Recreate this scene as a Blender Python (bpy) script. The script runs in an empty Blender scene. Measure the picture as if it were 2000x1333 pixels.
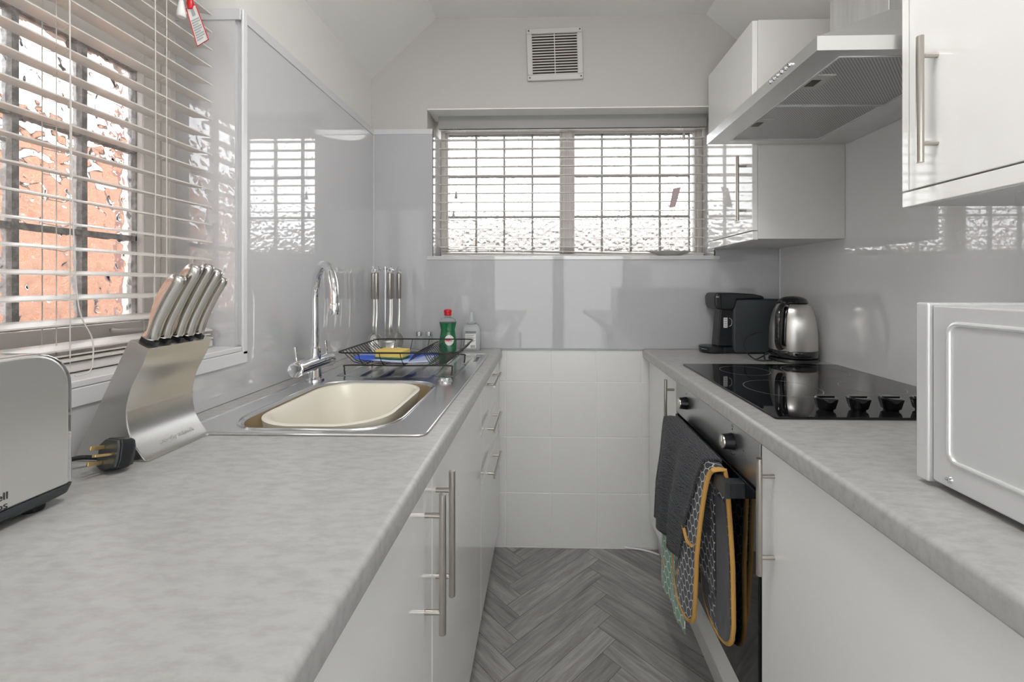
import bpy, bmesh, math, random
from mathutils import Vector, Matrix
random.seed(7)
PI = math.pi
R = math.radians
sc = bpy.context.scene
COL = sc.collection

# ------------------------------------------------------------------ camera, world, lights
sc.view_settings.view_transform = 'Standard'
sc.view_settings.look = 'None'
sc.view_settings.gamma = 1
sc.view_settings.use_curve_mapping = False
sc.view_settings.exposure = 0.68

cam_d = bpy.data.cameras.new('camera')
cam = bpy.data.objects.new('camera', cam_d); COL.objects.link(cam)
cam.location = (0, 0, 1.188)
cam.rotation_euler = (R(90), 0, R(1.5))
cam_d.sensor_width = 36
cam_d.lens = 836 * 36 / 2000
cam_d.shift_x = -0.02
cam_d.shift_y = -0.05575
cam_d.clip_start = 0.01
sc.camera = cam

w = bpy.data.worlds.new('world'); sc.world = w; w.use_nodes = True
wn = w.node_tree
bg = wn.nodes['Background']
bg.inputs['Color'].default_value = (0.96, 0.978, 1.0, 1)
bg.inputs['Strength'].default_value = 3.0

sun_d = bpy.data.lights.new('sun', 'SUN'); sun_d.energy = 1.2; sun_d.angle = R(2); sun_d.color = (1, .96, .92)
sun = bpy.data.objects.new('sun', sun_d); COL.objects.link(sun)
sun.rotation_euler = Vector((-0.62, 0.10, -0.78)).to_track_quat('-Z', 'Y').to_euler()
FILL_STRENGTH = 16.0  # brightness of the added ceiling fill

# ------------------------------------------------------------------ materials
M = {}
def mat(name, col=(.8, .8, .8), rough=.5, metal=0., **k):
    m = bpy.data.materials.new(name); m.use_nodes = True
    n = m.node_tree.nodes; l = m.node_tree.links
    p = n['Principled BSDF']
    p.inputs['Base Color'].default_value = (*col, 1)
    p.inputs['Roughness'].default_value = rough
    p.inputs['Metallic'].default_value = metal
    if 'spec' in k: p.inputs['Specular IOR Level'].default_value = k['spec']
    if 'trans' in k: p.inputs['Transmission Weight'].default_value = k['trans']
    if 'ior' in k: p.inputs['IOR'].default_value = k['ior']
    if 'coat' in k: p.inputs['Coat Weight'].default_value = k['coat']; p.inputs['Coat Roughness'].default_value = .04
    if 'sheen' in k: p.inputs['Sheen Weight'].default_value = k['sheen']
    if 'aniso' in k: p.inputs['Anisotropic'].default_value = k['aniso']
    if 'emit' in k:
        p.inputs['Emission Color'].default_value = (*k['emit'][0], 1); p.inputs['Emission Strength'].default_value = k['emit'][1]
    tc = None
    def coords(scale=(1, 1, 1), src='Object'):
        t = n.new('ShaderNodeTexCoord'); mp = n.new('ShaderNodeMapping'); mp.inputs['Scale'].default_value = scale
        l.new(t.outputs[src], mp.inputs['Vector']); return mp.outputs['Vector']
    if 'mottle' in k:      # (other colour, scale vector, detail, lo, hi)
        c2, sc_, det, lo, hi = k['mottle']
        nz = n.new('ShaderNodeTexNoise'); nz.inputs['Scale'].default_value = 1; nz.inputs['Detail'].default_value = det; nz.inputs['Roughness'].default_value = .62
        l.new(coords(sc_), nz.inputs['Vector'])
        cr = n.new('ShaderNodeValToRGB')
        cr.color_ramp.elements[0].position = lo; cr.color_ramp.elements[0].color = (*col, 1)
        cr.color_ramp.elements[1].position = hi; cr.color_ramp.elements[1].color = (*c2, 1)
        l.new(nz.outputs['Fac'], cr.inputs['Fac']); l.new(cr.outputs['Color'], p.inputs['Base Color'])
    if 'bump' in k:        # (scale vector, strength, distance)
        sc_, st, di = k['bump']
        nz = n.new('ShaderNodeTexNoise'); nz.inputs['Scale'].default_value = 1; nz.inputs['Detail'].default_value = 2
        l.new(coords(sc_), nz.inputs['Vector'])
        b = n.new('ShaderNodeBump'); b.inputs['Strength'].default_value = st; b.inputs['Distance'].default_value = di
        l.new(nz.outputs['Fac'], b.inputs['Height']); l.new(b.outputs['Normal'], p.inputs['Normal'])
    M[name] = m
    return m

mat('wall_paint_shaded', (.55, .535, .51), .65, bump=((60, 60, 60), .15, .001))  # backlit shade of the end wall is put into this darker copy
mat('wall_paint_lit', (.78, .77, .74), .65, bump=((60, 60, 60), .15, .001))  # lighter copy of the same paint, for walls that look better lit
mat('ceiling_paint', (.86, .85, .825), .7, bump=((40, 40, 40), .15, .001))
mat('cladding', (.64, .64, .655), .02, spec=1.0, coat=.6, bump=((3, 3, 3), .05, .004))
mat('cladding_shaded', (.50, .50, .515), .02, spec=.55, bump=((3, 3, 3), .05, .004))  # same panels darkened; the end wall's shade is in the colour
mat('cladding_lit', (.86, .86, .87), .02, spec=1.0, coat=.6, bump=((3, 3, 3), .05, .004))  # same panels whitened; the right wall's extra light is in the colour
mat('trim_white', (.80, .80, .82), .18)
mat('trim_grey', (.68, .68, .70), .12)
mat('frame_white', (.80, .765, .72), .35)
mat('reveal_lit', (.90, .89, .87), .55)  # light scattered up off the slats is put into this pale colour
mat('glazing_bar', (.30, .29, .28), .5, mottle=((.5, .49, .48), (60, 60, 60), 3, .45, .65))
mat('tile', (.74, .74, .73), .22, bump=((9, 9, 9), .35, .004))
mat('grout', (.80, .80, .79), .5)
mat('door_gloss', (.88, .88, .865), .05, spec=.8)
mat('carcass', (.76, .75, .735), .30)
mat('worktop', (.435, .433, .427), .27, mottle=((.35, .347, .34), (38, 90, 60), 12, .42, .78), bump=((200, 200, 200), .04, .0005))
mat('steel', (.60, .595, .58), .27, 1, bump=((30, 900, 30), .05, .0004))
mat('steel_v', (.66, .645, .62), .30, 1, aniso=.6, bump=((900, 900, 20), .04, .0004))
mat('steel_hood', (.78, .78, .78), .34, 1, bump=((900, 30, 900), .04, .0004))
mat('nickel', (.50, .47, .43), .28, 1)
mat('chrome', (.80, .81, .83), .05, 1)
mat('knife_steel', (.60, .58, .55), .2, 1)
mat('sink_steel', (.76, .765, .77), .20, 1, bump=((60, 400, 60), .06, .0005))
mat('bowl_cream', (.78, .74, .64), .30)
mat('bowl_tan', (.42, .33, .20), .35)
mat('black_glass', (.006, .0065, .008), .03, spec=.6)
mat('oven_glass', (.006, .007, .008), .05, spec=.5)
mat('black_plastic', (.012, .0135, .016), .32)
mat('black_gloss', (.008, .008, .009), .08, coat=.5)
mat('dark_plastic', (.045, .052, .058), .42)
mat('zone_line', (.30, .30, .31), .4)
mat('control_steel', (.50, .505, .51), .30, 1, bump=((30, 900, 30), .05, .0004))
mat('dark_grey_metal', (.055, .06, .066), .35, .6)
mat('wire_black', (.012, .012, .012), .35)
mat('toaster_steel', (.84, .83, .81), .36, 1, aniso=.5)
mat('duct_steel', (.86, .86, .85), .42, .8, mottle=((.74, .74, .73), (30, 30, 3), 4, .4, .7))
mat('silver_paint', (.72, .73, .735), .30, .35)
mat('silver_light', (.74, .75, .755), .25, .35)
mat('brass', (.90, .66, .30), .25, 1)
mat('sponge', (.80, .60, .16), .9, bump=((400, 400, 400), .7, .002))
mat('sponge_green', (.05, .22, .13), .95)
mat('green_liquid', (.004, .15, .05), .06, coat=.8)
mat('clear_plastic', (.86, .90, .90), .05, trans=.85, ior=1.2)
mat('soap_clear', (.84, .86, .88), .10, trans=.6, ior=1.15)
mat('red', (.62, .012, .018), .3)
mat('white_label', (.82, .82, .80), .4)
mat('print_dark', (.03, .03, .035), .5)
mat('print_grey', (.42, .46, .46), .5)
mat('towel_grey', (.035, .031, .04), .95, sheen=.12)
mat('lining_grey', (.035, .038, .05), .9, sheen=.2)
mat('mustard', (.60, .33, .085), .8, bump=((500, 500, 500), .3, .0006))
mat('slat', (.72, .69, .65), .35)
mat('valance', (.33, .33, .32), .45)
mat('glazing_hazed', (.42, .41, .40), .5)  # bars lightened so the colour carries the window haze
mat('sink_warm', (.58, .46, .30), .32, .4)
mat('cord', (.66, .64, .60), .6)
mat('vent_plastic', (.62, .60, .575), .4)
mat('dark_void', (.035, .030, .028), .9)
mat('vent_void', (.09, .08, .075), .9)
mat('brick_reveal', (.40, .24, .21), .85)
mat('flower_white', (.80, .79, .74), .4)
mat('fill_glow', (1, 1, 1), .5, emit=((1.0, .98, .95), FILL_STRENGTH))
mat('grey_roof', (.12, .115, .11), .8, mottle=((.20, .17, .15), (2, 2, 9), 3, .4, .6))
mat('rubber', (.01, .01, .01), .6)
mat('drain_grey', (.50, .49, .46), .35)
mat('engraved', (.54, .53, .51), .38, 1)

def brick_mat():
    m = mat('brick', (.6, .3, .2), .85); n = m.node_tree.nodes; l = m.node_tree.links; p = n['Principled BSDF']
    t = n.new('ShaderNodeTexCoord'); mp = n.new('ShaderNodeMapping'); mp.inputs['Rotation'].default_value = (R(90), 0, R(90))
    sx = n.new('ShaderNodeSeparateXYZ'); cx = n.new('ShaderNodeCombineXYZ')
    l.new(t.outputs['Object'], sx.inputs[0]); l.new(sx.outputs['Y'], cx.inputs['X']); l.new(sx.outputs['Z'], cx.inputs['Y'])
    b = n.new('ShaderNodeTexBrick'); b.inputs['Scale'].default_value = 4.4
    b.inputs['Color1'].default_value = (.44, .20, .115, 1); b.inputs['Color2'].default_value = (.34, .165, .11, 1); b.inputs['Mortar'].default_value = (.40, .29, .23, 1)
    b.inputs['Mortar Size'].default_value = .03
    l.new(cx.outputs[0], b.inputs['Vector']); l.new(b.outputs['Color'], p.inputs['Base Color'])
brick_mat()

def glass_mat(name, scale, strength, dist):
    m = bpy.data.materials.new(name); m.use_nodes = True
    n = m.node_tree.nodes; l = m.node_tree.links
    p = n['Principled BSDF']
    p.inputs['Base Color'].default_value = (.98, .985, .985, 1)
    p.inputs['Roughness'].default_value = 0.0
    p.inputs['IOR'].default_value = 1.45
    p.inputs['Transmission Weight'].default_value = 1
    t = n.new('ShaderNodeTexCoord')
    v = n.new('ShaderNodeTexVoronoi'); v.feature = 'SMOOTH_F1'; v.inputs['Scale'].default_value = scale; v.inputs['Smoothness'].default_value = .6
    z = n.new('ShaderNodeTexNoise'); z.inputs['Scale'].default_value = scale * .55; z.inputs['Detail'].default_value = 1
    l.new(t.outputs['Object'], v.inputs['Vector']); l.new(t.outputs['Object'], z.inputs['Vector'])
    a = n.new('ShaderNodeMath'); a.operation = 'ADD'
    l.new(v.outputs['Distance'], a.inputs[0]); l.new(z.outputs['Fac'], a.inputs[1])
    b = n.new('ShaderNodeBump'); b.inputs['Strength'].default_value = strength; b.inputs['Distance'].default_value = dist
    l.new(a.outputs[0], b.inputs['Height']); l.new(b.outputs['Normal'], p.inputs['Normal'])
    M[name] = m
glass_mat('hammered_glass', 36, .95, .0150)
glass_mat('hammered_glass_far', 55, .9, .010)

m_ = bpy.data.materials.new('fill_glass'); m_.use_nodes = True; n_ = m_.node_tree.nodes  # panes of the added fill door, diffusing the sky light
n_.remove(n_['Principled BSDF']); tr_ = n_.new('ShaderNodeBsdfTranslucent'); tr_.inputs['Color'].default_value = (.92, .92, .91, 1)
m_.node_tree.links.new(tr_.outputs[0], n_['Material Output'].inputs['Surface']); M['fill_glass'] = m_
def hex_mat(name, base, line, size):
    """regular hexagon outlines over the cloth's own UVs (metres)"""
    m = mat(name, base, .9, sheen=.2); n = m.node_tree.nodes; l = m.node_tree.links; p = n['Principled BSDF']
    def vm(op, a, b=None):
        q = n.new('ShaderNodeVectorMath'); q.operation = op
        l.new(a, q.inputs[0])
        if b is not None:
            if isinstance(b, tuple): q.inputs[1].default_value = b
            else: l.new(b, q.inputs[1])
        return q
    def mm(op, a, b):
        q = n.new('ShaderNodeMath'); q.operation = op
        for i, x in enumerate((a, b)):
            if isinstance(x, (int, float)): q.inputs[i].default_value = x
            else: l.new(x, q.inputs[i])
        return q.outputs[0]
    uv = n.new('ShaderNodeUVMap'); uv.uv_map = 'UVMap'
    r = (1, 1.7320508, 1); h = (.5, .8660254, .5)
    s = vm('MULTIPLY', uv.outputs[0], (1 / size, 1 / size, 0)).outputs[0]
    s = vm('ADD', s, (100, 173.20508, 0)).outputs[0]
    a = vm('SUBTRACT', vm('MODULO', s, r).outputs[0], h).outputs[0]
    b = vm('SUBTRACT', vm('MODULO', vm('SUBTRACT', s, h).outputs[0], r).outputs[0], h).outputs[0]
    fl = (1, 1, 0)
    a = vm('MULTIPLY', a, fl).outputs[0]; b = vm('MULTIPLY', b, fl).outputs[0]
    da = vm('DOT_PRODUCT', a, a).outputs['Value']; db = vm('DOT_PRODUCT', b, b).outputs['Value']
    def hd(v):
        av = vm('ABSOLUTE', v).outputs[0]
        sx = n.new('ShaderNodeSeparateXYZ'); l.new(av, sx.inputs[0])
        return mm('MAXIMUM', sx.outputs[0], mm('ADD', mm('MULTIPLY', sx.outputs[0], .5), mm('MULTIPLY', sx.outputs[1], .8660254)))
    ha, hb = hd(a), hd(b)
    sel = mm('LESS_THAN', da, db)
    d = mm('ADD', mm('MULTIPLY', ha, sel), mm('MULTIPLY', hb, mm('SUBTRACT', 1, sel)))
    edge = mm('GREATER_THAN', d, .445)
    mx = n.new('ShaderNodeMix'); mx.data_type = 'RGBA'
    mx.inputs[6].default_value = (*base, 1); mx.inputs[7].default_value = (*line, 1)
    l.new(edge, mx.inputs[0]); l.new(mx.outputs[2], p.inputs['Base Color'])
hex_mat('hex_navy', (.022, .027, .040), (.62, .62, .62), .028)
hex_mat('hex_green', (.22, .38, .27), (.72, .76, .70), .030)

def floor_mat():
    m = mat('floor_vinyl', (.25, .25, .25), .42); n = m.node_tree.nodes; l = m.node_tree.links; p = n['Principled BSDF']
    uv = n.new('ShaderNodeUVMap'); uv.uv_map = 'UVMap'
    mp = n.new('ShaderNodeMapping'); mp.inputs['Scale'].default_value = (5, 48, 1)
    l.new(uv.outputs[0], mp.inputs[0])
    nz = n.new('ShaderNodeTexNoise'); nz.inputs['Scale'].default_value = 1; nz.inputs['Detail'].default_value = 7; nz.inputs['Roughness'].default_value = .68; nz.inputs['Distortion'].default_value = .6
    l.new(mp.outputs[0], nz.inputs['Vector'])
    cr = n.new('ShaderNodeValToRGB')
    cr.color_ramp.elements[0].position = .30; cr.color_ramp.elements[0].color = (.20, .192, .187, 1)
    cr.color_ramp.elements[1].position = .72; cr.color_ramp.elements[1].color = (.46, .445, .435, 1)
    l.new(nz.outputs['Fac'], cr.inputs['Fac'])
    at = n.new('ShaderNodeAttribute'); at.attribute_name = 'tone'
    mx = n.new('ShaderNodeMix'); mx.data_type = 'RGBA'; mx.blend_type = 'MULTIPLY'; mx.inputs[0].default_value = 1
    l.new(cr.outputs[0], mx.inputs[6]); l.new(at.outputs['Color'], mx.inputs[7]); l.new(mx.outputs[2], p.inputs['Base Color'])
floor_mat()
mat('floor_joint', (.07, .068, .066), .6)

def towel_mat():
    m = M['towel_grey']; n = m.node_tree.nodes; l = m.node_tree.links; p = n['Principled BSDF']
    uv = n.new('ShaderNodeUVMap'); uv.uv_map = 'UVMap'
    wv = n.new('ShaderNodeTexWave'); wv.inputs['Scale'].default_value = 48; wv.inputs['Distortion'].default_value = 7; wv.inputs['Detail'].default_value = 2; wv.inputs['Detail Scale'].default_value = 1.6; wv.bands_direction = 'Y'
    l.new(uv.outputs[0], wv.inputs[0])
    b = n.new('ShaderNodeBump'); b.inputs['Strength'].default_value = .9; b.inputs['Distance'].default_value = .003
    l.new(wv.outputs['Fac'], b.inputs['Height']); l.new(b.outputs[0], p.inputs['Normal'])
    cr = n.new('ShaderNodeValToRGB'); cr.color_ramp.elements[0].color = (.028, .029, .036, 1); cr.color_ramp.elements[1].color = (.085, .087, .100, 1)
    l.new(wv.outputs['Fac'], cr.inputs[0]); l.new(cr.outputs[0], p.inputs['Base Color'])
towel_mat()

def filter_mat():
    m = mat('filter_mesh', (.6, .6, .6), .35, .8); n = m.node_tree.nodes; l = m.node_tree.links; p = n['Principled BSDF']
    t = n.new('ShaderNodeTexCoord'); mp = n.new('ShaderNodeMapping'); mp.inputs['Rotation'].default_value = (0, 0, R(45)); mp.inputs['Scale'].default_value = (1, 1, 1)
    l.new(t.outputs['Object'], mp.inputs[0])
    sx = n.new('ShaderNodeSeparateXYZ'); l.new(mp.outputs[0], sx.inputs[0])
    def s(o):
        a = n.new('ShaderNodeMath'); a.operation = 'MULTIPLY'; a.inputs[1].default_value = 2 * PI / .0052; l.new(o, a.inputs[0])
        b = n.new('ShaderNodeMath'); b.operation = 'SINE'; l.new(a.outputs[0], b.inputs[0]); return b.outputs[0]
    q = n.new('ShaderNodeMath'); q.operation = 'MAXIMUM'; l.new(s(sx.outputs[0]), q.inputs[0]); l.new(s(sx.outputs[1]), q.inputs[1])
    cr = n.new('ShaderNodeValToRGB'); cr.color_ramp.elements[0].position = .0; cr.color_ramp.elements[0].color = (.22, .22, .22, 1)
    cr.color_ramp.elements[1].position = .7; cr.color_ramp.elements[1].color = (.66, .66, .66, 1)
    l.new(q.outputs[0], cr.inputs[0]); l.new(cr.outputs[0], p.inputs['Base Color'])
filter_mat()

# ------------------------------------------------------------------ mesh helpers
class MB:
    def __init__(s): s.v = []; s.f = []; s.uv = None; s.mi = []
    def add(s, vs, fs):
        o = len(s.v); s.v += [Vector(p) for p in vs]; s.f += [tuple(i + o for i in f) for f in fs]; return s
    def box(s, x0, x1, y0, y1, z0, z1):
        return s.add([(x0, y0, z0), (x1, y0, z0), (x1, y1, z0), (x0, y1, z0), (x0, y0, z1), (x1, y0, z1), (x1, y1, z1), (x0, y1, z1)],
                     [(0, 3, 2, 1), (4, 5, 6, 7), (0, 1, 5, 4), (1, 2, 6, 5), (2, 3, 7, 6), (3, 0, 4, 7)])
    def prism(s, prof, axis, a, b):
        """profile (list of 2-tuples) extruded along axis; axis y: (x,z), x: (y,z), z: (x,y)"""
        def mk(p, t):
            return {'y': (p[0], t, p[1]), 'x': (t, p[0], p[1]), 'z': (p[0], p[1], t)}[axis]
        n = len(prof)
        return s.add([mk(p, a) for p in prof] + [mk(p, b) for p in prof],
                     [tuple(range(n))[::-1], tuple(range(n, 2 * n))] + [(i, (i + 1) % n, n + (i + 1) % n, n + i) for i in range(n)])
    def cyl(s, p0, p1, r0, r1=None, n=20):
        r1 = r0 if r1 is None else r1
        return s.tube([p0, p1], [r0, r1], n)
    def tube(s, pts, r, n=10, cap=True, closed=False, sq=None):
        pts = [Vector(p) for p in pts]; N = len(pts)
        rs = r if isinstance(r, (list, tuple)) else [r] * N
        up = None; rings = []
        for i, p in enumerate(pts):
            if closed: d = pts[(i + 1) % N] - pts[i - 1]
            else: d = pts[min(i + 1, N - 1)] - pts[max(i - 1, 0)]
            d.normalize()
            if up is None:
                up = Vector((0, 0, 1)) if abs(d.z) < .9 else Vector((0, 1, 0))
            side = d.cross(up)
            if side.length < 1e-6: side = d.orthogonal()
            side.normalize(); up = side.cross(d).normalized()
            ring = []
            for k in range(n):
                a = 2 * PI * k / n
                ca, sa = math.cos(a), math.sin(a)
                rr = rs[i]
                if isinstance(rr, tuple): ring.append(p + side * ca * rr[0] + up * sa * rr[1])
                else: ring.append(p + side * ca * rr + up * sa * rr)
            rings.append(ring)
        o = len(s.v)
        for g in rings: s.v += g
        m = N if closed else N - 1
        for i in range(m):
            a = o + i * n; b = o + ((i + 1) % N) * n
            for k in range(n):
                k2 = (k + 1) % n
                s.f.append((a + k, a + k2, b + k2, b + k))
        if cap and not closed:
            s.f.append(tuple(o + k for k in range(n))[::-1]); s.f.append(tuple(o + (N - 1) * n + k for k in range(n)))
        return s
    def lathe(s, prof, c, n=32, sx=1, sy=1, cap=True):
        """prof: list of (radius, z) about vertical axis at c=(x,y)"""
        o = len(s.v); N = len(prof)
        for r, z in prof:
            for k in range(n):
                a = 2 * PI * k / n
                s.v.append(Vector((c[0] + r * math.cos(a) * sx, c[1] + r * math.sin(a) * sy, z)))
        for i in range(N - 1):
            a = o + i * n; b = a + n
            for k in range(n):
                k2 = (k + 1) % n
                s.f.append((a + k, a + k2, b + k2, b + k))
        if cap:
            s.f.append(tuple(o + k for k in range(n))[::-1]); s.f.append(tuple(o + (N - 1) * n + k for k in range(n)))
        return s
    def loft(s, rings, cap0=True, cap1=True):
        """rings: lists of equal length of 3d points"""
        o = len(s.v); n = len(rings[0])
        for g in rings: s.v += [Vector(p) for p in g]
        for i in range(len(rings) - 1):
            a = o + i * n; b = a + n
            for k in range(n):
                k2 = (k + 1) % n; s.f.append((a + k, a + k2, b + k2, b + k))
        if cap0: s.f.append(tuple(o + k for k in range(n))[::-1])
        if cap1: s.f.append(tuple(o + (len(rings) - 1) * n + k for k in range(n)))
        return s
    def xf(s, mx, start=0):
        for i in range(start, len(s.v)): s.v[i] = mx @ s.v[i]
        return s

def origin_of(o):
    while o.parent: o = o.parent
    return Vector(o.location)

def build(mb, name, m, parent=None, loc=None, bev=0, seg=2, angle=35, solid=0, sub=0, flat=False, local=False):
    org = Vector((0, 0, 0)) if local else (origin_of(parent) if parent else Vector(loc or (0, 0, 0)))
    me = bpy.data.meshes.new(name)
    me.from_pydata([tuple(p - org) for p in mb.v], [], mb.f)
    if mb.uv:
        lay = me.uv_layers.new(name='UVMap')
        for lp in me.loops: lay.data[lp.index].uv = mb.uv[lp.vertex_index]
    bm = bmesh.new(); bm.from_mesh(me); bmesh.ops.recalc_face_normals(bm, faces=bm.faces); bm.to_mesh(me); bm.free()
    if isinstance(m, str): m = M[m]
    me.materials.append(m)
    if not flat:
        for p in me.polygons: p.use_smooth = True
        me.set_sharp_from_angle(angle=R(angle))
    o = bpy.data.objects.new(name, me); COL.objects.link(o)
    if parent: o.parent = parent
    elif loc: o.location = loc
    if solid:
        q = o.modifiers.new('solid', 'SOLIDIFY'); q.thickness = solid; q.offset = 0
    if sub:
        q = o.modifiers.new('sub', 'SUBSURF'); q.levels = sub; q.render_levels = sub
    if bev:
        q = o.modifiers.new('bevel', 'BEVEL'); q.width = bev; q.segments = seg; q.limit_method = 'ANGLE'; q.angle_limit = R(30); q.harden_normals = True
    return o

def thing(name, label, cat, loc=(0, 0, 0), group=None):
    o = bpy.data.objects.new(name, None); COL.objects.link(o); o.location = loc; o.empty_display_size = .05
    o['label'] = label; o['category'] = cat
    if group: o['group'] = group
    return o
def tag(o, label, cat, group=None, kind=None):
    o['label'] = label; o['category'] = cat
    if group: o['group'] = group
    if kind: o['kind'] = kind
    return o
def struct(o, label=None):
    o['kind'] = 'structure'
    if label: o['label'] = label
    return o
def bx(*a): return MB().box(*a)
def rrect(x0, x1, y0, y1, r, n=6):
    out = []
    for cx, cy, a0 in ((x1 - r, y1 - r, 0), (x0 + r, y1 - r, 90), (x0 + r, y0 + r, 180), (x1 - r, y0 + r, 270)):
        for k in range(n + 1):
            a = R(a0 + 90 * k / n); out.append((cx + r * math.cos(a), cy + r * math.sin(a)))
    return out
def smooth_path(pts, n=8):
    P = [Vector(p) for p in pts]; out = []
    for i in range(len(P) - 1):
        p0 = P[max(i - 1, 0)]; p1 = P[i]; p2 = P[i + 1]; p3 = P[min(i + 2, len(P) - 1)]
        for k in range(n):
            t = k / n
            out.append(.5 * ((2 * p1) + (p2 - p0) * t + (2 * p0 - 5 * p1 + 4 * p2 - p3) * t * t + (3 * p1 - p0 - 3 * p2 + p3) * t ** 3))
    out.append(P[-1]); return out
def text_mesh(name, s, size, mx, m, parent, depth=.0002, spacing=1.0, align='LEFT', bold=0.0):
    cu = bpy.data.curves.new(name, 'FONT'); cu.body = s; cu.size = size; cu.extrude = depth; cu.offset = bold; cu.space_line = spacing; cu.align_x = align
    t = bpy.data.objects.new(name, cu); COL.objects.link(t)
    dg = bpy.context.evaluated_depsgraph_get()
    me = bpy.data.meshes.new_from_object(t.evaluated_get(dg))
    bpy.data.objects.remove(t); bpy.data.curves.remove(cu)
    me.transform(Matrix.Translation(-origin_of(parent)) @ mx)
    me.materials.clear(); me.materials.append(M[m])
    o = bpy.data.objects.new(name, me); COL.objects.link(o); o.parent = parent
    return o
def axes(o, ex, ey):
    ex = Vector(ex).normalized(); ey = Vector(ey).normalized(); ez = ex.cross(ey)
    m = Matrix((ex, ey, ez)).transposed().to_4x4(); m.translation = Vector(o); return m

# ------------------------------------------------------------------ dimensions
XL, XR, YF, WT = -.775, 1.05, 1.93, .897
Y0 = -.95
CEIL = 2.40

# ------------------------------------------------------------------ room shell
def make_floor():
    root = build(bx(-.80, XR + .01, Y0, YF + .02, -.05, -.0015), 'floor', 'floor_joint'); struct(root, 'grey wood-effect herringbone floor')
    wd, L = .0735, .46; g = .0007; x0, y0 = -.085, 1.318 - 14 * .1039
    s2 = math.sqrt(2); vs = []; fs = []; uvs = []; tones = []
    def plank(a0, a1, b0, b1, along_a):
        xs = [((a - b) / s2 + x0, (a + b) / s2 + y0) for a, b in ((a0 + g, b0 + g), (a1 - g, b0 + g), (a1 - g, b1 - g), (a0 + g, b1 - g))]
        if all(x < -.30 for x, y in xs) or all(x > .60 for x, y in xs) or all(y < Y0 for x, y in xs) or all(y > YF for x, y in xs): return
        o = len(vs); vs.extend((x, y, 0) for x, y in xs); fs.append((o, o + 1, o + 2, o + 3))
        u0, v0 = random.random() * 20, random.random() * 20
        uvs.extend([(u0, v0), (u0 + L, v0), (u0 + L, v0 + wd), (u0, v0 + wd)] if along_a else [(u0, v0), (u0, v0 + wd), (u0 + L, v0 + wd), (u0 + L, v0)])
        t = random.uniform(.72, 1.12); tones.append(t)
    for c in range(-3, 4):
        for k in range(-30, 50):
            a, b = k * wd + c * L, k * wd - c * L
            plank(a, a + L, b, b + wd, True)
            plank(a + L, a + L + wd, b + wd - L, b + wd, False)
    me = bpy.data.meshes.new('floor_planks'); me.from_pydata(vs, [], fs)
    me.uv_layers.new(name='UVMap'); me.color_attributes.new('tone', 'FLOAT_COLOR', 'CORNER')
    lay = me.uv_layers['UVMap']; at = me.color_attributes['tone']
    for p in me.polygons:
        for li in p.loop_indices:
            lay.data[li].uv = uvs[me.loops[li].vertex_index]; t = tones[p.index]; at.data[li].color = (t, t, t * 1.01, 1)
    me.materials.append(M['floor_vinyl'])
    o = bpy.data.objects.new('floor_planks', me); COL.objects.link(o); o.parent = root
make_floor()

# ceiling: flat middle, two sloping sides
cp = [(-.80, 2.117), (-.492, CEIL), (.73, CEIL), (XR + .01, 2.117), (XR + .01, 2.55), (-.80, 2.55)]
struct(build(MB().prism(cp, 'y', Y0, 2.25), 'ceiling', 'ceiling_paint', flat=True), 'white ceiling with sloping sides')

# left wall with the window opening
OY0, OY1, OZ0, OZ1 = .05, 1.087, 1.028, 2.03
wl = MB()
for a in ((-1.06, -.79, OY1, 2.25, 0, 2.45), (-1.06, -.79, Y0, OY0, 0, 2.45), (-1.06, -.79, OY0, OY1, 0, OZ0 - .012), (-1.06, -.79, OY0, OY1, OZ1, 2.45)): wl.box(*a)
wall_left = struct(build(wl, 'wall_left', 'wall_paint_lit', flat=True), 'white painted side wall with a window opening')
# far wall with opening
fx0, fx1, fz0, fz1 = -.532, .785, 1.297, 1.99
wf = MB()
for a in ((-1.075, fx0, 1.942, 2.25, 0, 2.45), (fx1, 1.3, 1.942, 2.25, 0, 2.45), (fx0, fx1, 1.942, 2.25, 0, fz0), (fx0, fx1, 1.942, 2.25, fz1, 2.45)): wf.box(*a)
wall_far = struct(build(wf, 'wall_far', 'wall_paint_shaded', flat=True), 'white painted end wall with a wide window opening')
struct(build(bx(XR + .0, 1.3, Y0, 2.25, 0, 2.45), 'wall_right', 'cladding_lit', flat=True), 'glossy grey panelled side wall')

DX0, DX1, DZ1 = -.62, .95, 2.10
q = MB()
for a in ((-1.06, DX0, Y0 - .12, Y0, 0, 2.45), (DX1, 1.3, Y0 - .12, Y0, 0, 2.45), (DX0, DX1, Y0 - .12, Y0, DZ1, 2.45)): q.box(*a)
struct(build(q, 'wall_back', 'wall_paint_lit', flat=True), 'white painted wall behind the viewer')
q = MB(); xm = (DX0 + DX1) / 2  # unseen glazed door added behind the camera for soft fill light
for a, b in ((DX0, xm), (xm, DX1)):
    for t in ((a, a + .06, 0, DZ1), (b - .06, b, 0, DZ1), (a + .06, b - .06, 0, .12), (a + .06, b - .06, DZ1 - .06, DZ1)): q.box(t[0], t[1], Y0 - .08, Y0 - .04, t[2], t[3])
d1 = struct(build(q, 'fill_door_1', 'trim_white'), 'added unseen double door whose frosted glass spreads fill light')
for a, b in ((DX0 + .06, xm - .06), (xm + .06, DX1 - .06)): build(bx(a, b, Y0 - .062, Y0 - .058, .12, DZ1 - .06), 'pane', 'fill_glass', d1)

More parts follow.
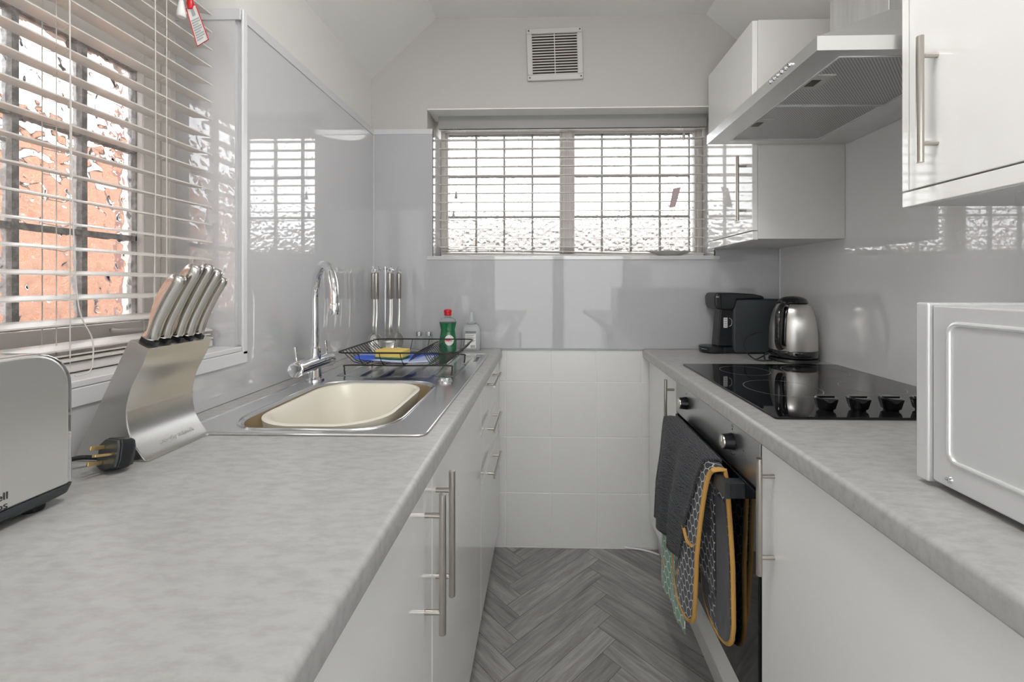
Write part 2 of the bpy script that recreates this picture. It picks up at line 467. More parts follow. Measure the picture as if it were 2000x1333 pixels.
# cladding panels (glossy grey wall boards)
cl = MB()
CZ = 1.888
cl.box(-.79, XL, OY1, 1.942, WT + .001, CZ)
cl.box(-.79, XL, Y0, OY1, WT + .001, OZ0 - .012)
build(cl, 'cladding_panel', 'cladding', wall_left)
build(bx(-.96, -.79, OY1 - .012, OY1 - .001, OZ0, CZ), 'reveal_panel', 'cladding', wall_left)
build(bx(-.955, XL + .004, OY0, OY1 - .012, OZ0 - .012, OZ0), 'window_board', 'trim_white', wall_left, bev=.002)
cl = MB()
cl.box(XL, -.504, YF, 1.942, WT - .0, CZ)
cl.box(-.504, XR, YF, 1.942, WT - .0, fz0)
cl.box(.765, XR, YF, 1.942, fz0, CZ)
build(cl, 'cladding_panel', 'cladding_shaded', wall_far)
cl = MB(); cl.box(fx0 + .0, -.504, YF + .001, 2.10, 1.315, CZ); cl.box(.765, fx1, YF + .001, 2.10, 1.315, CZ)
build(cl, 'reveal_panel', 'cladding', wall_far)
build(bx(-.530, .785, YF - .004, 2.10, 1.297, 1.315), 'window_board', 'cladding', wall_far, bev=.002)
build(bx(-.531, .784, 1.9425, 2.085, 1.984, 1.9895), 'reveal_lit_sheet', 'reveal_lit', wall_far)  # pale sheet added to make the top of the reveal look lit
# trims: corner beads, top rails
def trim(i, mb, m='trim_white', bev=.001): return struct(build(mb, 'trim_%d' % i, m, bev=bev))
trim(1, MB().box(XL - .002, XL + .004, OY1 - .008, OY1 + .009, OZ0 - .022, CZ + .006), bev=.002)
trim(2, MB().box(XL - .002, XL + .003, OY1, YF, CZ - .024, CZ + .004), 'trim_grey')
trim(3, MB().box(XL, -.504, YF - .003, YF + .002, CZ - .020, CZ + .004), 'trim_grey')
trim(4, MB().box(XL, XL + .004, YF - .004, YF, WT, CZ), 'trim_grey')
trim(5, MB().box(XR - .006, XR, YF - .006, YF, WT, 1.343))
trim(6, MB().box(XL - .002, XL + .004, OY0, OY1 + .009, OZ0 - .044, OZ0 - .0125), bev=.002)
trim(7, MB().box(-.96, XL + .001, OY1 - .015, OY1 - .011, CZ - .024, CZ + .004), 'trim_grey')

# wall tiles between the two cabinet runs
tl = MB(); xs = [-.37, -.17, .0315, .2355, .437, .60]; zs = [0.006, .2484, .50, .7485, .893]
for i in range(len(xs) - 1):
    for j in range(len(zs) - 1):
        tl.box(xs[i] + .0012, xs[i + 1] - .0012, 1.9245, 1.941, zs[j] + .0012, zs[j + 1] - .0012)
build(tl, 'wall_tiles', 'tile', wall_far, bev=.0022)
build(bx(-.37, .60, 1.9262, 1.9415, .0, .893), 'grout_bed', 'grout', wall_far)
trim(8, MB().box(-.192, .442, 1.917, YF, .893, .897), 'print_grey', .0005)

# ------------------------------------------------------------------ window_1 (side window)
w1 = MB(); fxa, fxb = -1.03, -.965
def frame_ring(mb, a0, a1, b0, b1, t, lo, hi, axis):
    """frame in plane (a horizontal, b vertical) of width t and depth lo..hi along axis"""
    for r in ((a0, a1, b0, b0 + t), (a0, a1, b1 - t, b1), (a0, a0 + t, b0 + t, b1 - t), (a1 - t, a1, b0 + t, b1 - t)):
        if axis == 'x': mb.box(lo, hi, r[0], r[1], r[2], r[3])
        else: mb.box(r[0], r[1], lo, hi, r[2], r[3])
frame_ring(w1, OY0, OY1, OZ0, OZ1, .030, -1.03, -.945, 'x')
w1o = struct(build(w1, 'window_1', 'frame_white', bev=.003), 'side window of hammered glass in a pale frame')
w1c = MB(); frame_ring(w1c, OY0 + .030, OY1 - .030, OZ0 + .022, 1.752, .050, -1.02, -.965, 'x')
build(w1c, 'casement', 'frame_white', w1o, bev=.004)
build(bx(-1.03, -.955, OY0 + .03, OY1 - .03, 1.752, OZ1 - .03), 'transom_panel', 'frame_white', w1o, bev=.003)
gb = MB()
for y in (.769 - .119 * 5, .769 - .119 * 4, .769 - .119 * 3, .769 - .119 * 2, .769 - .119, .769, .889): gb.box(-1.002, -.980, y - .0055, y + .0055, OZ0 + .07, 1.702)
for z in (1.297, 1.508): gb.box(-1.001, -.981, OY0 + .08, OY1 - .08, z - .006, z + .006)
frame_ring(gb, OY0 + .075, OY1 - .075, OZ0 + .066, 1.707, .008, -1.001, -.981, 'x')
build(gb, 'glazing_bar', 'glazing_bar', w1o)
build(bx(-.9935, -.9895, OY0 + .075, OY1 - .075, OZ0 + .066, 1.707), 'pane', 'hammered_glass', w1o)
# brick reveal outside
rv = MB(); rv.box(-1.062, -1.031, OY1 - .045, OY1, OZ0, OZ1); 
build(rv, 'brick_reveal', 'brick_reveal', w1o)
hl = MB()
hl.tube(smooth_path([(-.962, .93, 1.085), (-.95, .93, 1.083), (-.94, .95, 1.082), (-.94, 1.02, 1.080)]), .005)
build(hl, 'casement_stay', 'frame_white', w1o)

# ------------------------------------------------------------------ window_2 (end window)
w2 = MB(); frame_ring(w2, -.504, .765, 1.315, 1.99, .022, 2.085, 2.16, 'y')
w2.box(.0885, .1415, 2.09, 2.16, 1.337, 1.968)
w2o = struct(build(w2, 'window_2', 'frame_white', bev=.003), 'wide end window of hammered glass behind a white blind')
gb = MB()
def panes(a0, a1):
    for k in (1, 2, 3):
        x = a0 + (a1 - a0) * k / 4; gb.box(x - .0045, x + .0045, 2.12, 2.138, 1.345, 1.935)
    for z in (1.521, 1.723): gb.box(a0, a1, 2.121, 2.137, z - .005, z + .005)
    frame_ring(gb, a0 - .004, a1 + .004, 1.345, 1.930, .006, 2.12, 2.138, 'y')
panes(-.476, .084); panes(.146, .714)
build(gb, 'glazing_bar', 'glazing_hazed', w2o)
cs = MB(); frame_ring(cs, -.482, .0885, 1.337, 1.968, .010, 2.10, 2.15, 'y'); frame_ring(cs, .1415, .743, 1.337, 1.968, .010, 2.10, 2.15, 'y')
cs.box(-.482, .745, 2.10, 2.15, 1.930, 1.968)
build(cs, 'casement', 'frame_white', w2o, bev=.002)
build(bx(-.482, .0885, 2.127, 2.131, 1.337, 1.935), 'pane', 'hammered_glass_far', w2o)
build(bx(.1415, .745, 2.127, 2.131, 1.337, 1.935), 'pane', 'hammered_glass_far', w2o)

# ------------------------------------------------------------------ outdoors
bw = thing('brick_building', 'orange brick building outside beyond the side window', 'building', (-2.9, 1.0, 0))
build(bx(-3.1, -2.9, -3.0, 4.5, 0, 2.02), 'wall', 'brick', bw)
build(bx(-3.15, -2.85, -3.05, 4.55, 2.02, 2.07), 'coping', 'grey_roof', bw, bev=.01)
gr = thing('outbuilding', 'low grey and brown outbuilding outside beyond the end window', 'building', (0, 5.2, 0))
build(bx(-3, 3.5, 5.0, 5.4, 0, 1.45), 'wall', 'grey_roof', gr)
build(MB().prism([(4.9, 1.45), (5.5, 1.86), (5.6, 1.86), (5.6, 1.45)], 'x', -3.1, 3.6), 'roof', 'grey_roof', gr)
gd = build(bx(-8, 8, -3, 9, -.3, -.06), 'ground', 'grey_roof'); gd['kind'] = 'structure'

# ------------------------------------------------------------------ fill light added on the ceiling (unseen, above the frame)
lx, ly = .02, .60
t = thing('ceiling_fill_light', 'added round white ceiling fill light, unseen above the frame', 'ceiling light', (lx, ly, CEIL - .05))
build(MB().lathe([(.21, CEIL - .02), (.21, CEIL - .001)], (lx, ly), 40), 'base', 'trim_white', t)
build(MB().lathe([(.11, CEIL - .055), (.18, CEIL - .045), (.20, CEIL - .02)], (lx, ly), 40), 'diffuser', 'fill_glow', t)

# ------------------------------------------------------------------ blinds
def slat_mesh(mb, axis, fixed, a0, a1, z, wid, rise, room_side):
    """curved thin slat; fixed = centre coordinate across; rise = how much the window edge is higher"""
    n = 4; top = []; bot = []
    for k in range(n + 1):
        t = k / n * 2 - 1            # -1 window side .. +1 room side
        c = fixed + room_side * t * wid / 2
        zz = z - t * rise / 2 + .0022 * (1 - t * t)
        top.append((c, zz + .0013)); bot.append((c, zz - .0013))
    mb.prism(top + bot[::-1], axis, a0, a1)

b1 = thing('venetian_blind', 'white horizontal slat blind over the side window', 'blind', (-.863, .55, OZ0), None)
sm = MB(); z = 1.075
zz1 = []
while z < 1.98:
    zz1.append(z); slat_mesh(sm, 'y', -.863, .07, 1.062, z, .05, .007, 1); z += .0443
build(sm, 'slats', 'slat', b1)
build(bx(-.895, -.835, .065, 1.066, 1.985, 2.028), 'headrail', 'valance', b1, bev=.002)
build(bx(-.888, -.838, .068, 1.064, 1.030, 1.047), 'bottom_rail', 'slat', b1, bev=.003)
# two spare slats lying on the rail
sp = MB(); slat_mesh(sp, 'y', -.858, .07, 1.058, 1.054, .05, .004, 1); slat_mesh(sp, 'y', -.866, .07, 1.060, 1.061, .05, .0, 1)
build(sp, 'resting_slats', 'slat', b1)
for y in (.20, .736, .930):
    cd = MB()
    for x in (-.838, -.889): cd.cyl((x, y, 1.04), (x, y, 1.99), .0009, n=6)
    cd.cyl((-.863, y, 1.04), (-.863, y, 1.99), .0008, n=6)
    for z in zz1: cd.tube([(-.838, y, z - .004), (-.863, y + .012, z - .006), (-.889, y, z - .001)], .0007, 5)
    build(cd, 'ladder_cord', 'cord', b1)
cc = MB()
cc.tube(smooth_path([(-.832, .728, 1.99), (-.830, .729, 1.6), (-.829, .733, 1.3), (-.827, .740, 1.15), (-.820, .756, 1.09), (-.812, .750, 1.05), (-.803, .735, 1.032), (-.80, .71, 1.031)]), .0011, 6)
build(cc, 'pull_cord', 'cord', b1); cc = MB()
cc.tube(smooth_path([(-.833, .895, 1.99), (-.832, .897, 1.5), (-.830, .89, 1.10)]), .0009, 6)
build(cc, 'pull_cord', 'cord', b1)

b2 = thing('venetian_blind', 'white horizontal slat blind across the wide end window', 'blind', (.13, 2.05, 1.315), None)
sm = MB(); zz2 = [1.923 - .0428 * k for k in range(14)]
for z in zz2: slat_mesh(sm, 'x', 2.052, -.498, .758, z, .05, .007, -1)
# sagging bottom slats
for k, z0 in enumerate((1.352, 1.338)):
    N = 14
    for side in (0,):
        pts = []
    prev = None; vs = []; fs = []
    for i in range(N + 1):
        t = i / N; x = -.490 + t * 1.245; zs = z0 + .010 * math.cos(t * PI) * (1 if k == 0 else .8) - .006
        for (yy, dz) in ((2.030, -.004), (2.052, .001), (2.076, .004), (2.076, .0015), (2.052, -.0015), (2.030, -.0065)): vs.append((x, yy, zs + dz))
    for i in range(N):
        for j in range(6):
            j2 = (j + 1) % 6; fs.append((i * 6 + j, i * 6 + j2, (i + 1) * 6 + j2, (i + 1) * 6 + j))
    fs += [tuple(range(6)), tuple(N * 6 + j for j in range(6))]
    sm.add(vs, fs)
build(sm, 'slats', 'slat', b2)
build(bx(-.500, .762, 2.018, 2.030, 1.923, 1.988), 'valance', 'valance', b2, bev=.002)
build(bx(-.497, .758, 2.031, 2.078, 1.945, 1.985), 'headrail', 'slat', b2, bev=.002)
build(bx(-.490, .752, 2.032, 2.078, 1.3155, 1.330), 'bottom_rail', 'slat', b2, bev=.003)
for x in (-.385, -.120, .107, .345, .60):
    cd = MB()
    for y in (2.0265, 2.078): cd.cyl((x, y, 1.325), (x, y, 1.95), .0007, n=5)
    cd.cyl((x + .012, 2.054, 1.325), (x + .012, 2.054, 1.95), .0007, n=5)
    build(cd, 'ladder_cord', 'cord', b2)
for (x, zt) in ((-.415, 1.615), (-.427, 1.522)):
    build(MB().cyl((x, 2.018, zt), (x, 2.018, 1.93), .0007, n=5), 'pull_cord', 'cord', b2)
    build(MB().lathe([(.0025, zt + .012), (.0042, zt + .004), (.0078, zt - .018), (.0066, zt - .022)], (x, 2.018), 14), 'tassel', 'print_grey', b2)
build(MB().cyl((.655, 2.02, 1.895), (.655, 2.02, 1.93), .0012, n=6).lathe([(.003, 1.897), (.006, 1.892), (.0065, 1.866), (.004, 1.862)], (.655, 2.02), 12), 'cord_lock', 'drain_grey', b2)

# safety tags
def safety_tag(name, label, pts, thick, nrm, edge=True):
    """pts: four corners, top-left first, clockwise, lying in one plane"""
    P = [Vector(p) for p in pts]; c = sum(P, Vector()) / 4
    t = thing(name, label, 'tag', tuple((P[0] + P[1]) / 2), None)
    n = Vector(nrm).normalized() * thick
    build(MB().add([*P, *[p + n for p in P]], [(0, 1, 2, 3), (7, 6, 5, 4), (0, 4, 5, 1), (1, 5, 6, 2), (2, 6, 7, 3), (3, 7, 4, 0)]), 'card', 'white_label', t)
    ed = MB(); ed.tube([*P], .0011, 6, closed=True); build(ed, 'red_edge', 'red', t)
    ln = MB()
    def at(a, b): return P[0].lerp(P[1], a).lerp(P[3].lerp(P[2], a), b) - n * .6
    for k in range(9):
        b = .34 + k * .065
        q = [at(.12, b), at(.88 - (.2 if k % 3 == 2 else 0), b), at(.88 - (.2 if k % 3 == 2 else 0), b + .035), at(.12, b + .035)]
        ln.add(q, [(0, 1, 2, 3)])
    ln.add([at(.35, .08), at(.7, .08), at(.7, .26), at(.35, .26)], [(0, 1, 2, 3)])
    build(ln, 'printed_text', 'print_grey', t)
    return t
# tag by side window: hangs in front of the reveal near the slat ends
st = safety_tag('safety_tag', 'red-edged white warning tag hanging from the side blind cord', [(-.819, .960, 1.820), (-.797, .960, 1.828), (-.767, .960, 1.748), (-.793, .960, 1.733)], .0008, (0, 1, 0))
build(MB().tube(smooth_path([(-.833, .965, 2.0), (-.826, .962, 1.9), (-.811, .960, 1.83)]), .0008, 6), 'cord', 'cord', st)
build(MB().lathe([(.002, 1.842), (.006, 1.838), (.0075, 1.828), (.0055, 1.818)], (-.809, .9595), 14), 'clip', 'red', st)
cl2 = thing('cord_connector', 'white plastic cord connector with red top beside the red-edged tag', 'cord connector', (-.826, .955, 1.80))
build(MB().lathe([(.0030, 1.838), (.0045, 1.834), (.0088, 1.808), (.0092, 1.800), (.0075, 1.797)], (-.826, .955), 16), 'body', 'white_label', cl2)
build(MB().lathe([(.002, 1.852), (.0052, 1.848), (.0056, 1.839), (.003, 1.836)], (-.826, .955), 14), 'cap', 'red', cl2)
build(MB().cyl((-.826, .955, 1.846), (-.830, .958, 2.0), .0008, n=6), 'cord', 'cord', cl2)
t2 = safety_tag('safety_tag', 'small reddish printed tag hanging inside the end window blind', [(.605, 2.012, 1.633), (.638, 2.012, 1.640), (.612, 2.012, 1.548), (.586, 2.012, 1.543)], .0008, (0, 1, 0))
t2.children[0].data.materials[0] = mat('pinkish_card', (.55, .40, .40), .5)
build(MB().cyl((.622, 2.012, 1.636), (.640, 2.016, 1.93), .0007, n=5), 'cord', 'cord', t2)

# plate on the window board
pl = thing('plate', 'small pale plate with scalloped rim standing on the end window board', 'plate', (.575, 1.972, 1.315))
pr = MB(); N = 48
def ringp(r, z, wob=0): return [(.575 + r * (1 + wob * math.cos(12 * 2 * PI * k / N)) * math.cos(2 * PI * k / N), 1.972 + .48 * r * (1 + wob * math.cos(12 * 2 * PI * k / N)) * math.sin(2 * PI * k / N), z + wob * .03 * math.sin(6 * 2 * PI * k / N)) for k in range(N)]
pr.loft([ringp(.035, 1.3153), ringp(.045, 1.317), ringp(.075, 1.327, .02), ringp(.096, 1.336, .05), ringp(.094, 1.338, .05), ringp(.07, 1.329, .02), ringp(.04, 1.319)])
build(pr, 'dish', 'drain_grey', pl)
for i, (dx, h) in enumerate(((-.022, .020), (-.004, .022), (.018, .014), (.033, .010))):
    build(MB().lathe([(.004, 1.326), (.009, 1.329 + h * .3), (.006, 1.329 + h * .8), (.001, 1.329 + h)], (.575 + dx, 1.972), 10), 'moulded_ornament', 'flower_white', pl)

# ------------------------------------------------------------------ air vent
av = thing('air_vent', 'square white slatted air vent high on the end wall', 'vent', (.05, 1.942, 2.226))
av.rotation_euler = (0, -R(1.6), 0)
def loc_build(mb, name, m, parent, **k):
    return build(mb, name, m, parent, local=True, **k)
fr = MB(); frame_ring(fr, -.126, .126, -.118, .118, .025, -.014, -.001, 'y'); loc_build(fr, 'frame', 'vent_plastic', av, bev=.004)
loc_build(bx(-.102, .102, -.003, -.001, -.094, .094), 'backing', 'vent_void', av)
sl = MB()
for k in range(15):
    z = -.092 + k * .0125
    sl.prism([(-.011, z - .001), (-.003, z + .006), (-.003, z + .0075), (-.012, z + .003)], 'x', -.102, .102)
sl.box(-.0018, .0018, -.013, -.003, -.094, .094)
loc_build(sl, 'louvres', 'vent_plastic', av)
for x in (-.115, .115):
    for z in (-.106, .106): loc_build(MB().cyl((x, -.0155, z), (x, -.010, z), .0035, n=12), 'screw', 'dark_plastic', av)

# ------------------------------------------------------------------ worktops
def worktop(name, label, xa, xb, front_is_b, y0, y1, cut=None):
    r = .009; z0, z1 = .859, WT; prof = []
    xf = xb if front_is_b else xa; sgn = 1 if front_is_b else -1; xback = xa if front_is_b else xb
    for k in range(7): a = R(90 * k / 6); prof.append((xf - sgn * r + sgn * r * math.sin(a), z1 - r + r * math.cos(a)))
    for k in range(5): a = R(90 * k / 4); prof.append((xf - sgn * .005 + sgn * .005 * math.cos(a), z0 + .005 - .005 * math.sin(a)))
    if cut is None:
        prof = [(xback, z1)] + prof + [(xback, z0)]
        o = build(MB().prism(prof, 'y', y0, y1), name, 'worktop', loc=(xa, y0, z0))
    else:
        cx0, cx1, cy0, cy1 = cut; mb = MB()
        mb.prism([(cx1, z1)] + prof + [(cx1, z0)], 'y', y0, y1)
        mb.box(xback, cx0, y0, y1, z0, z1); mb.box(cx0, cx1, y0, cy0, z0, z1); mb.box(cx0, cx1, cy1, y1, z0, z1)
        o = build(mb, name, 'worktop', loc=(xa, y0, z0))
    tag(o, label, 'worktop', 'grey laminate worktops'); return o
worktop('worktop', 'grey stone-effect worktop holding the sink, dish rack and toaster', XL, -.188, True, Y0, 1.924, (-.655, -.295, .825, 1.26))
worktop('worktop', 'grey stone-effect worktop holding the hob, kettle and microwave', .442, XR, False, Y0, 1.924)

# ------------------------------------------------------------------ base cabinets
def bar_handle(parent, xbar, xdoor, y, z0, z1, r=.006, name='handle'):
    mb = MB().cyl((xbar, y, z0), (xbar, y, z1), r, n=18)
    for z in (z0 + .036, z1 - .036): mb.cyl((xbar, y, z), (xdoor, y, z), r * .72, n=14)
    return build(mb, name, 'nickel', parent, angle=50)
def cab(label, x0, x1, y0, y1, z0, z1, door_x, side, doors, plinth_x=None, group='white gloss base cabinets', name='base_cabinet'):
    """side=+1: front faces +x (at door_x), -1: faces -x. doors: list of (name,y0,y1,z0,z1,handle)"""
    t = thing(name, label, 'cabinet', ((x0 + x1) / 2, (y0 + y1) / 2, 0 if plinth_x is not None else z0), group)
    th = .018
    fx = door_x - side * (th + .001)
    a, b = (x0, fx) if side > 0 else (fx, x1)
    if z1 > .85 or plinth_x is None:
        build(bx(a, b - (.002 if side < 0 else 0), y0 + .0005, y1 - .0005, z0, z1), 'carcass', 'carcass', t)
    else:          # open-topped carcass that leaves room for the sink bowl
        q = MB().box(a, b, y0 + .0005, y0 + .016, z0, .858).box(a, b, y1 - .016, y1 - .0005, z0, .858).box(a, b, y0 + .016, y1 - .016, z0, z0 + .016)
        build(q, 'carcass', 'carcass', t)
    if plinth_x is not None:
        build(bx(min(plinth_x, plinth_x - side * .016), max(plinth_x, plinth_x - side * .016), y0, y1, 0, z0), 'plinth', 'carcass', t)
    for d in doors:
        nm, dy0, dy1, dz0, dz1, hd = d
        o = build(bx(min(door_x, door_x - side * th), max(door_x, door_x - side * th), dy0, dy1, dz0, dz1), nm, 'door_gloss', t, bev=.0015)
        if hd[0] == 'v': bar_handle(o, door_x + side * .030, door_x, hd[1], hd[2], hd[3])
        else:
            xb_ = door_x + side * .028; mb = MB().cyl((xb_, hd[1], hd[3]), (xb_, hd[2], hd[3]), .005, n=16)
            for y in (hd[1] + .035, hd[2] - .035): mb.cyl((xb_, y, hd[3]), (door_x, y, hd[3]), .0042, n=12)
            build(mb, 'handle', 'nickel', o, angle=50)
    return t
DT = .856
cab('white gloss cupboard under the worktop in front of the toaster', XL, -.2, .165, .7615, .11, .858, -.2, 1, [('door', .167, .7605, .112, DT, ('v', .716, .599, .834))], -.245)
cab('white gloss cupboard under the sink', XL, -.2, .7615, 1.359, .11, .815, -.2, 1, [('door', .7645, 1.358, .112, DT, ('v', .790, .609, .841))], -.245)
cab('white gloss three-drawer unit under the draining board', XL, -.2, 1.359, 1.92, .11, .858, -.2, 1,
    [('drawer', 1.361, 1.918, .702, DT, ('h', 1.488, 1.718, .829)), ('drawer', 1.361, 1.918, .546, .699, ('h', 1.488, 1.718, .671)), ('drawer', 1.361, 1.918, .112, .543, ('h', 1.488, 1.718, .512))], -.245)
cab('white gloss cupboard under the worktop in front of the microwave', .47, XR, .335, .937, .14, .858, .47, -1, [('door', .337, .936, .142, DT, ('v', .886, .593, .831))], .51)
cab('narrow white gloss cupboard between the oven and the tiled wall', .47, XR, 1.533, 1.92, .14, .858, .47, -1, [('door', 1.535, 1.918, .142, DT, ('v', 1.558, .60, .842))], .51)

# ------------------------------------------------------------------ oven
ov = thing('built_in_oven', 'black glass built-in oven with tea towels over its handle', 'oven', (.75, 1.235, 0))
oy0, oy1 = .940, 1.530
build(bx(.49, XR - .01, oy0 + .003, oy1 - .003, .14, .856), 'oven_housing', 'carcass', ov)
build(bx(.472, .489, oy0, oy1, .142, .232), 'lower_panel', 'door_gloss', ov, bev=.001)
build(bx(.51, .526, oy0, oy1, 0, .14), 'plinth', 'carcass', ov)
build(bx(.468, .4895, oy0, oy1, .738, .854), 'control_panel', 'control_steel', ov, bev=.002)
dr = build(bx(.466, .4895, oy0 + .001, oy1 - .001, .236, .730), 'door', 'oven_glass', ov, bev=.003)
build(bx(.474, .4895, oy0 + .001, oy1 - .001, .7305, .7375), 'vent_gap', 'dark_void', ov)
hb = MB().box(.419, .433, 1.000, 1.465, .690, .7275)
hb.box(.433, .4665, 1.002, 1.030, .690, .727); hb.box(.433, .4665, 1.435, 1.463, .690, .727)
build(hb, 'handle', 'dark_grey_metal', dr, bev=.002)
for y in (1.415, 1.075):
    z = .797
    k = build(MB().cyl((.444, y, z), (.468, y, z), .0175, .0205, 28), 'knob', 'black_plastic', ov, bev=.0015)
    build(MB().cyl((.4415, y, z), (.4445, y, z), .0158, .0168, 28), 'knob_face', 'nickel', k)
    build(MB().box(.4405, .4420, y - .001, y + .001, z, z + .014), 'knob_mark', 'white_label', k)
for (yy, zz, a, b) in ((1.075, .8275, .002, .004), (1.075, .834, .005, .0012), (1.075, .838, .0035, .0012), (1.098, .797, .0015, .003), (1.052, .797, .0015, .003), (1.075, .765, .006, .0012), (1.085, .770, .002, .002), (1.062, .770, .002, .002), (1.015, .797, .0015, .0015),
                      (1.415, .8275, .002, .004), (1.437, .797, .0015, .003), (1.393, .797, .0015, .003)):
    build(bx(.4674, .4681, yy - a, yy + a, zz - b / 2, zz + b / 2), 'printed_mark', 'print_dark', ov)

# ------------------------------------------------------------------ hob
hx0, hx1, hy0, hy1 = .497, 1.036, .931, 1.545
hob = thing('hob', 'black glass ceramic hob with four knobs along its edge', 'hob', (.76, 1.24, WT))
build(MB().prism(rrect(hx0, hx1, hy0, hy1, .006, 3), 'z', WT + .0003, WT + .006), 'glass_top', 'black_glass', hob, bev=.001)
def circle_line(c, r, wdt, z):
    mb = MB(); n = 72
    vs = []; fs = []
    for k in range(n):
        a = 2 * PI * k / n
        for rr in (r - wdt / 2, r + wdt / 2): vs.append((c[0] + rr * math.cos(a), c[1] + rr * math.sin(a), z))
    for k in range(n):
        k2 = (k + 1) % n; fs.append((2 * k, 2 * k + 1, 2 * k2 + 1, 2 * k2))
    return mb.add(vs, fs)
for c, r in (((.652, 1.19), .095), ((.66, 1.425), .075), ((.885, 1.425), .095), ((.90, 1.20), .075)):
    build(circle_line(c, r, .0016, WT + .0063), 'cooking_zone', 'zone_line', hob, flat=True)
for x in (.638, .710, .782, .853):
    k = build(MB().lathe([(.014, WT + .0062), (.0145, WT + .009), (.0185, WT + .012), (.0232, WT + .031), (.0235, WT + .034), (.021, WT + .036)], (x, .985), 30), 'knob', 'black_gloss', hob)
    build(MB().box(x - .018, x + .018, .982, .988, WT + .035, WT + .0385), 'grip', 'black_gloss', k, bev=.001)

# ------------------------------------------------------------------ wall cabinets
def wall_cab(label, y0, y1, hy, hz0, hz1, filler=0):
    t = thing('wall_cabinet', label, 'cabinet', (.9, (y0 + y1) / 2, 1.343), 'white wall cabinets')
    build(bx(.750, XR - .001, y0, y1, 1.346, 2.113), 'carcass', 'carcass', t, bev=.001)
    d = build(bx(.731, .7495, y0 + .002, y1 - .002 - filler, 1.376, 2.112), 'door', 'door_gloss', t, bev=.0015)
    build(bx(.731, .7495, y0, y1, 1.343, 1.373), 'pelmet', 'door_gloss', t, bev=.0015)
    if filler: build(bx(.731, .7495, y1 - filler, y1, 1.376, 2.112), 'end_strip', 'door_gloss', t, bev=.001)
    bar_handle(d, .700, .731, hy, hz0, hz1)
    return t
wall_cab('white wall cupboard beside the end window, reflecting the blind', 1.518, 1.922, 1.567, 1.417, 1.650)
wall_cab('white wall cupboard above the microwave, next to the cooker hood', .276, .893, .815, 1.414, 1.649, .015)

# ------------------------------------------------------------------ cooker hood
hd = thing('cooker_hood', 'stainless steel chimney cooker hood over the hob', 'cooker hood', (.85, 1.2, 1.673))
ha, hb_, hz = .903, 1.503, 1.673
X0, X1 = .567, XR - .002
fx_a, fx_b, fy_a, fy_b = .628, .922, .928, 1.462
v = MB()   # tray with an opening underneath
v.box(X0, fx_a, ha, hb_, hz, hz + .004); v.box(fx_b, X1, ha, hb_, hz, hz + .004); v.box(fx_a, fx_b, ha, fy_a, hz, hz + .004); v.box(fx_a, fx_b, fy_b, hb_, hz, hz + .004)
v.box(X0, X0 + .003, ha, hb_, hz + .004, hz + .030); v.box(X0 + .003, X1, ha, ha + .003, hz + .004, hz + .030); v.box(X0 + .003, X1, hb_ - .003, hb_, hz + .004, hz + .030)
v.box(X0 + .003, X1, ha + .003, hb_ - .003, hz + .0275, hz + .030)
body = build(v, 'hood_tray', 'steel_hood', hd)
dx0, dy0_, dy1_ = .862, 1.092, 1.312; czt = 1.874
c = MB().add([(X0 + .002, ha + .002, hz + .030), (X1, ha + .002, hz + .030), (X1, hb_ - .002, hz + .030), (X0 + .002, hb_ - .002, hz + .030),
              (dx0, dy0_, czt), (X1, dy0_, czt), (X1, dy1_, czt), (dx0, dy1_, czt)],
             [(0, 3, 2, 1), (4, 5, 6, 7), (0, 1, 5, 4), (1, 2, 6, 5), (2, 3, 7, 6), (3, 0, 4, 7)])
build(c, 'canopy', 'steel_hood', hd, flat=True)
tz = lambda x: CEIL - (x - .73) * (CEIL - 2.117) / (XR + .01 - .73) - .001
du = MB().prism([(dx0, czt - .001), (X1, czt - .001), (X1, tz(X1)), (dx0, tz(dx0))], 'y', dy0_, dy1_)
build(du, 'chimney_duct', 'duct_steel', hd, bev=.001)
mid = 1.185
for i, (ya, yb) in enumerate(((fy_a, mid), (mid, fy_b))):
    f = build(bx(fx_a + .006, fx_b - .006, ya + .005, yb - .005, hz + .002, hz + .006), 'filter', 'filter_mesh', hd)
    fr = MB()
    for r in ((fx_a, fx_b, ya + .0005, ya + .005), (fx_a, fx_b, yb - .005, yb - .0005), (fx_a, fx_a + .005, ya + .005, yb - .005), (fx_b - .005, fx_b, ya + .005, yb - .005)): fr.box(r[0], r[1], r[2], r[3], hz - .0015, hz + .006)
    build(fr, 'filter_frame', 'silver_light', f, bev=.0008)
    yc = (ya + yb) / 2 - .01
    lt = build(bx(fx_a + .006, fx_a + .050, yc - .036, yc + .036, hz - .0012, hz + .003), 'latch', 'drain_grey', f, bev=.001)
    lt2 = MB().box(fx_a + .009, fx_a + .030, yc - .014, yc + .018, hz - .0022, hz - .0012)
    build(lt2, 'latch_slot', 'black_plastic', f)
for k in range(6):
    y = 1.000 + k * .0165
    build(MB().cyl((X0 - .006, y, hz + .0185), (X0, y, hz + .0185), .0045, .0055, 14), 'button', 'chrome', hd, bev=.001)

# ------------------------------------------------------------------ sink
SX0, SX1, SY0, SY1 = -.712, -.226, .808, 1.752
BX0, BX1, BY0, BY1 = -.645, -.305, .836, 1.248
sk = thing('sink', 'stainless steel sink with ridged draining board set into the worktop', 'sink', (-.47, 1.28, WT))
zt = WT + .0035
def rr3(x0, x1, y0, y1, r, z, n=8): return [(x, y, z) for x, y in rrect(x0, x1, y0, y1, r, n)]
# deck with a rounded hole: ring between outer rect and bowl opening, then the drainer part
mb = MB()
n_ = 8
inner = rr3(BX0, BX1, BY0, BY1, .085, zt, n_)
ycut = 1.285
outer = rr3(SX0, SX1, SY0, ycut, .0001, zt, n_)
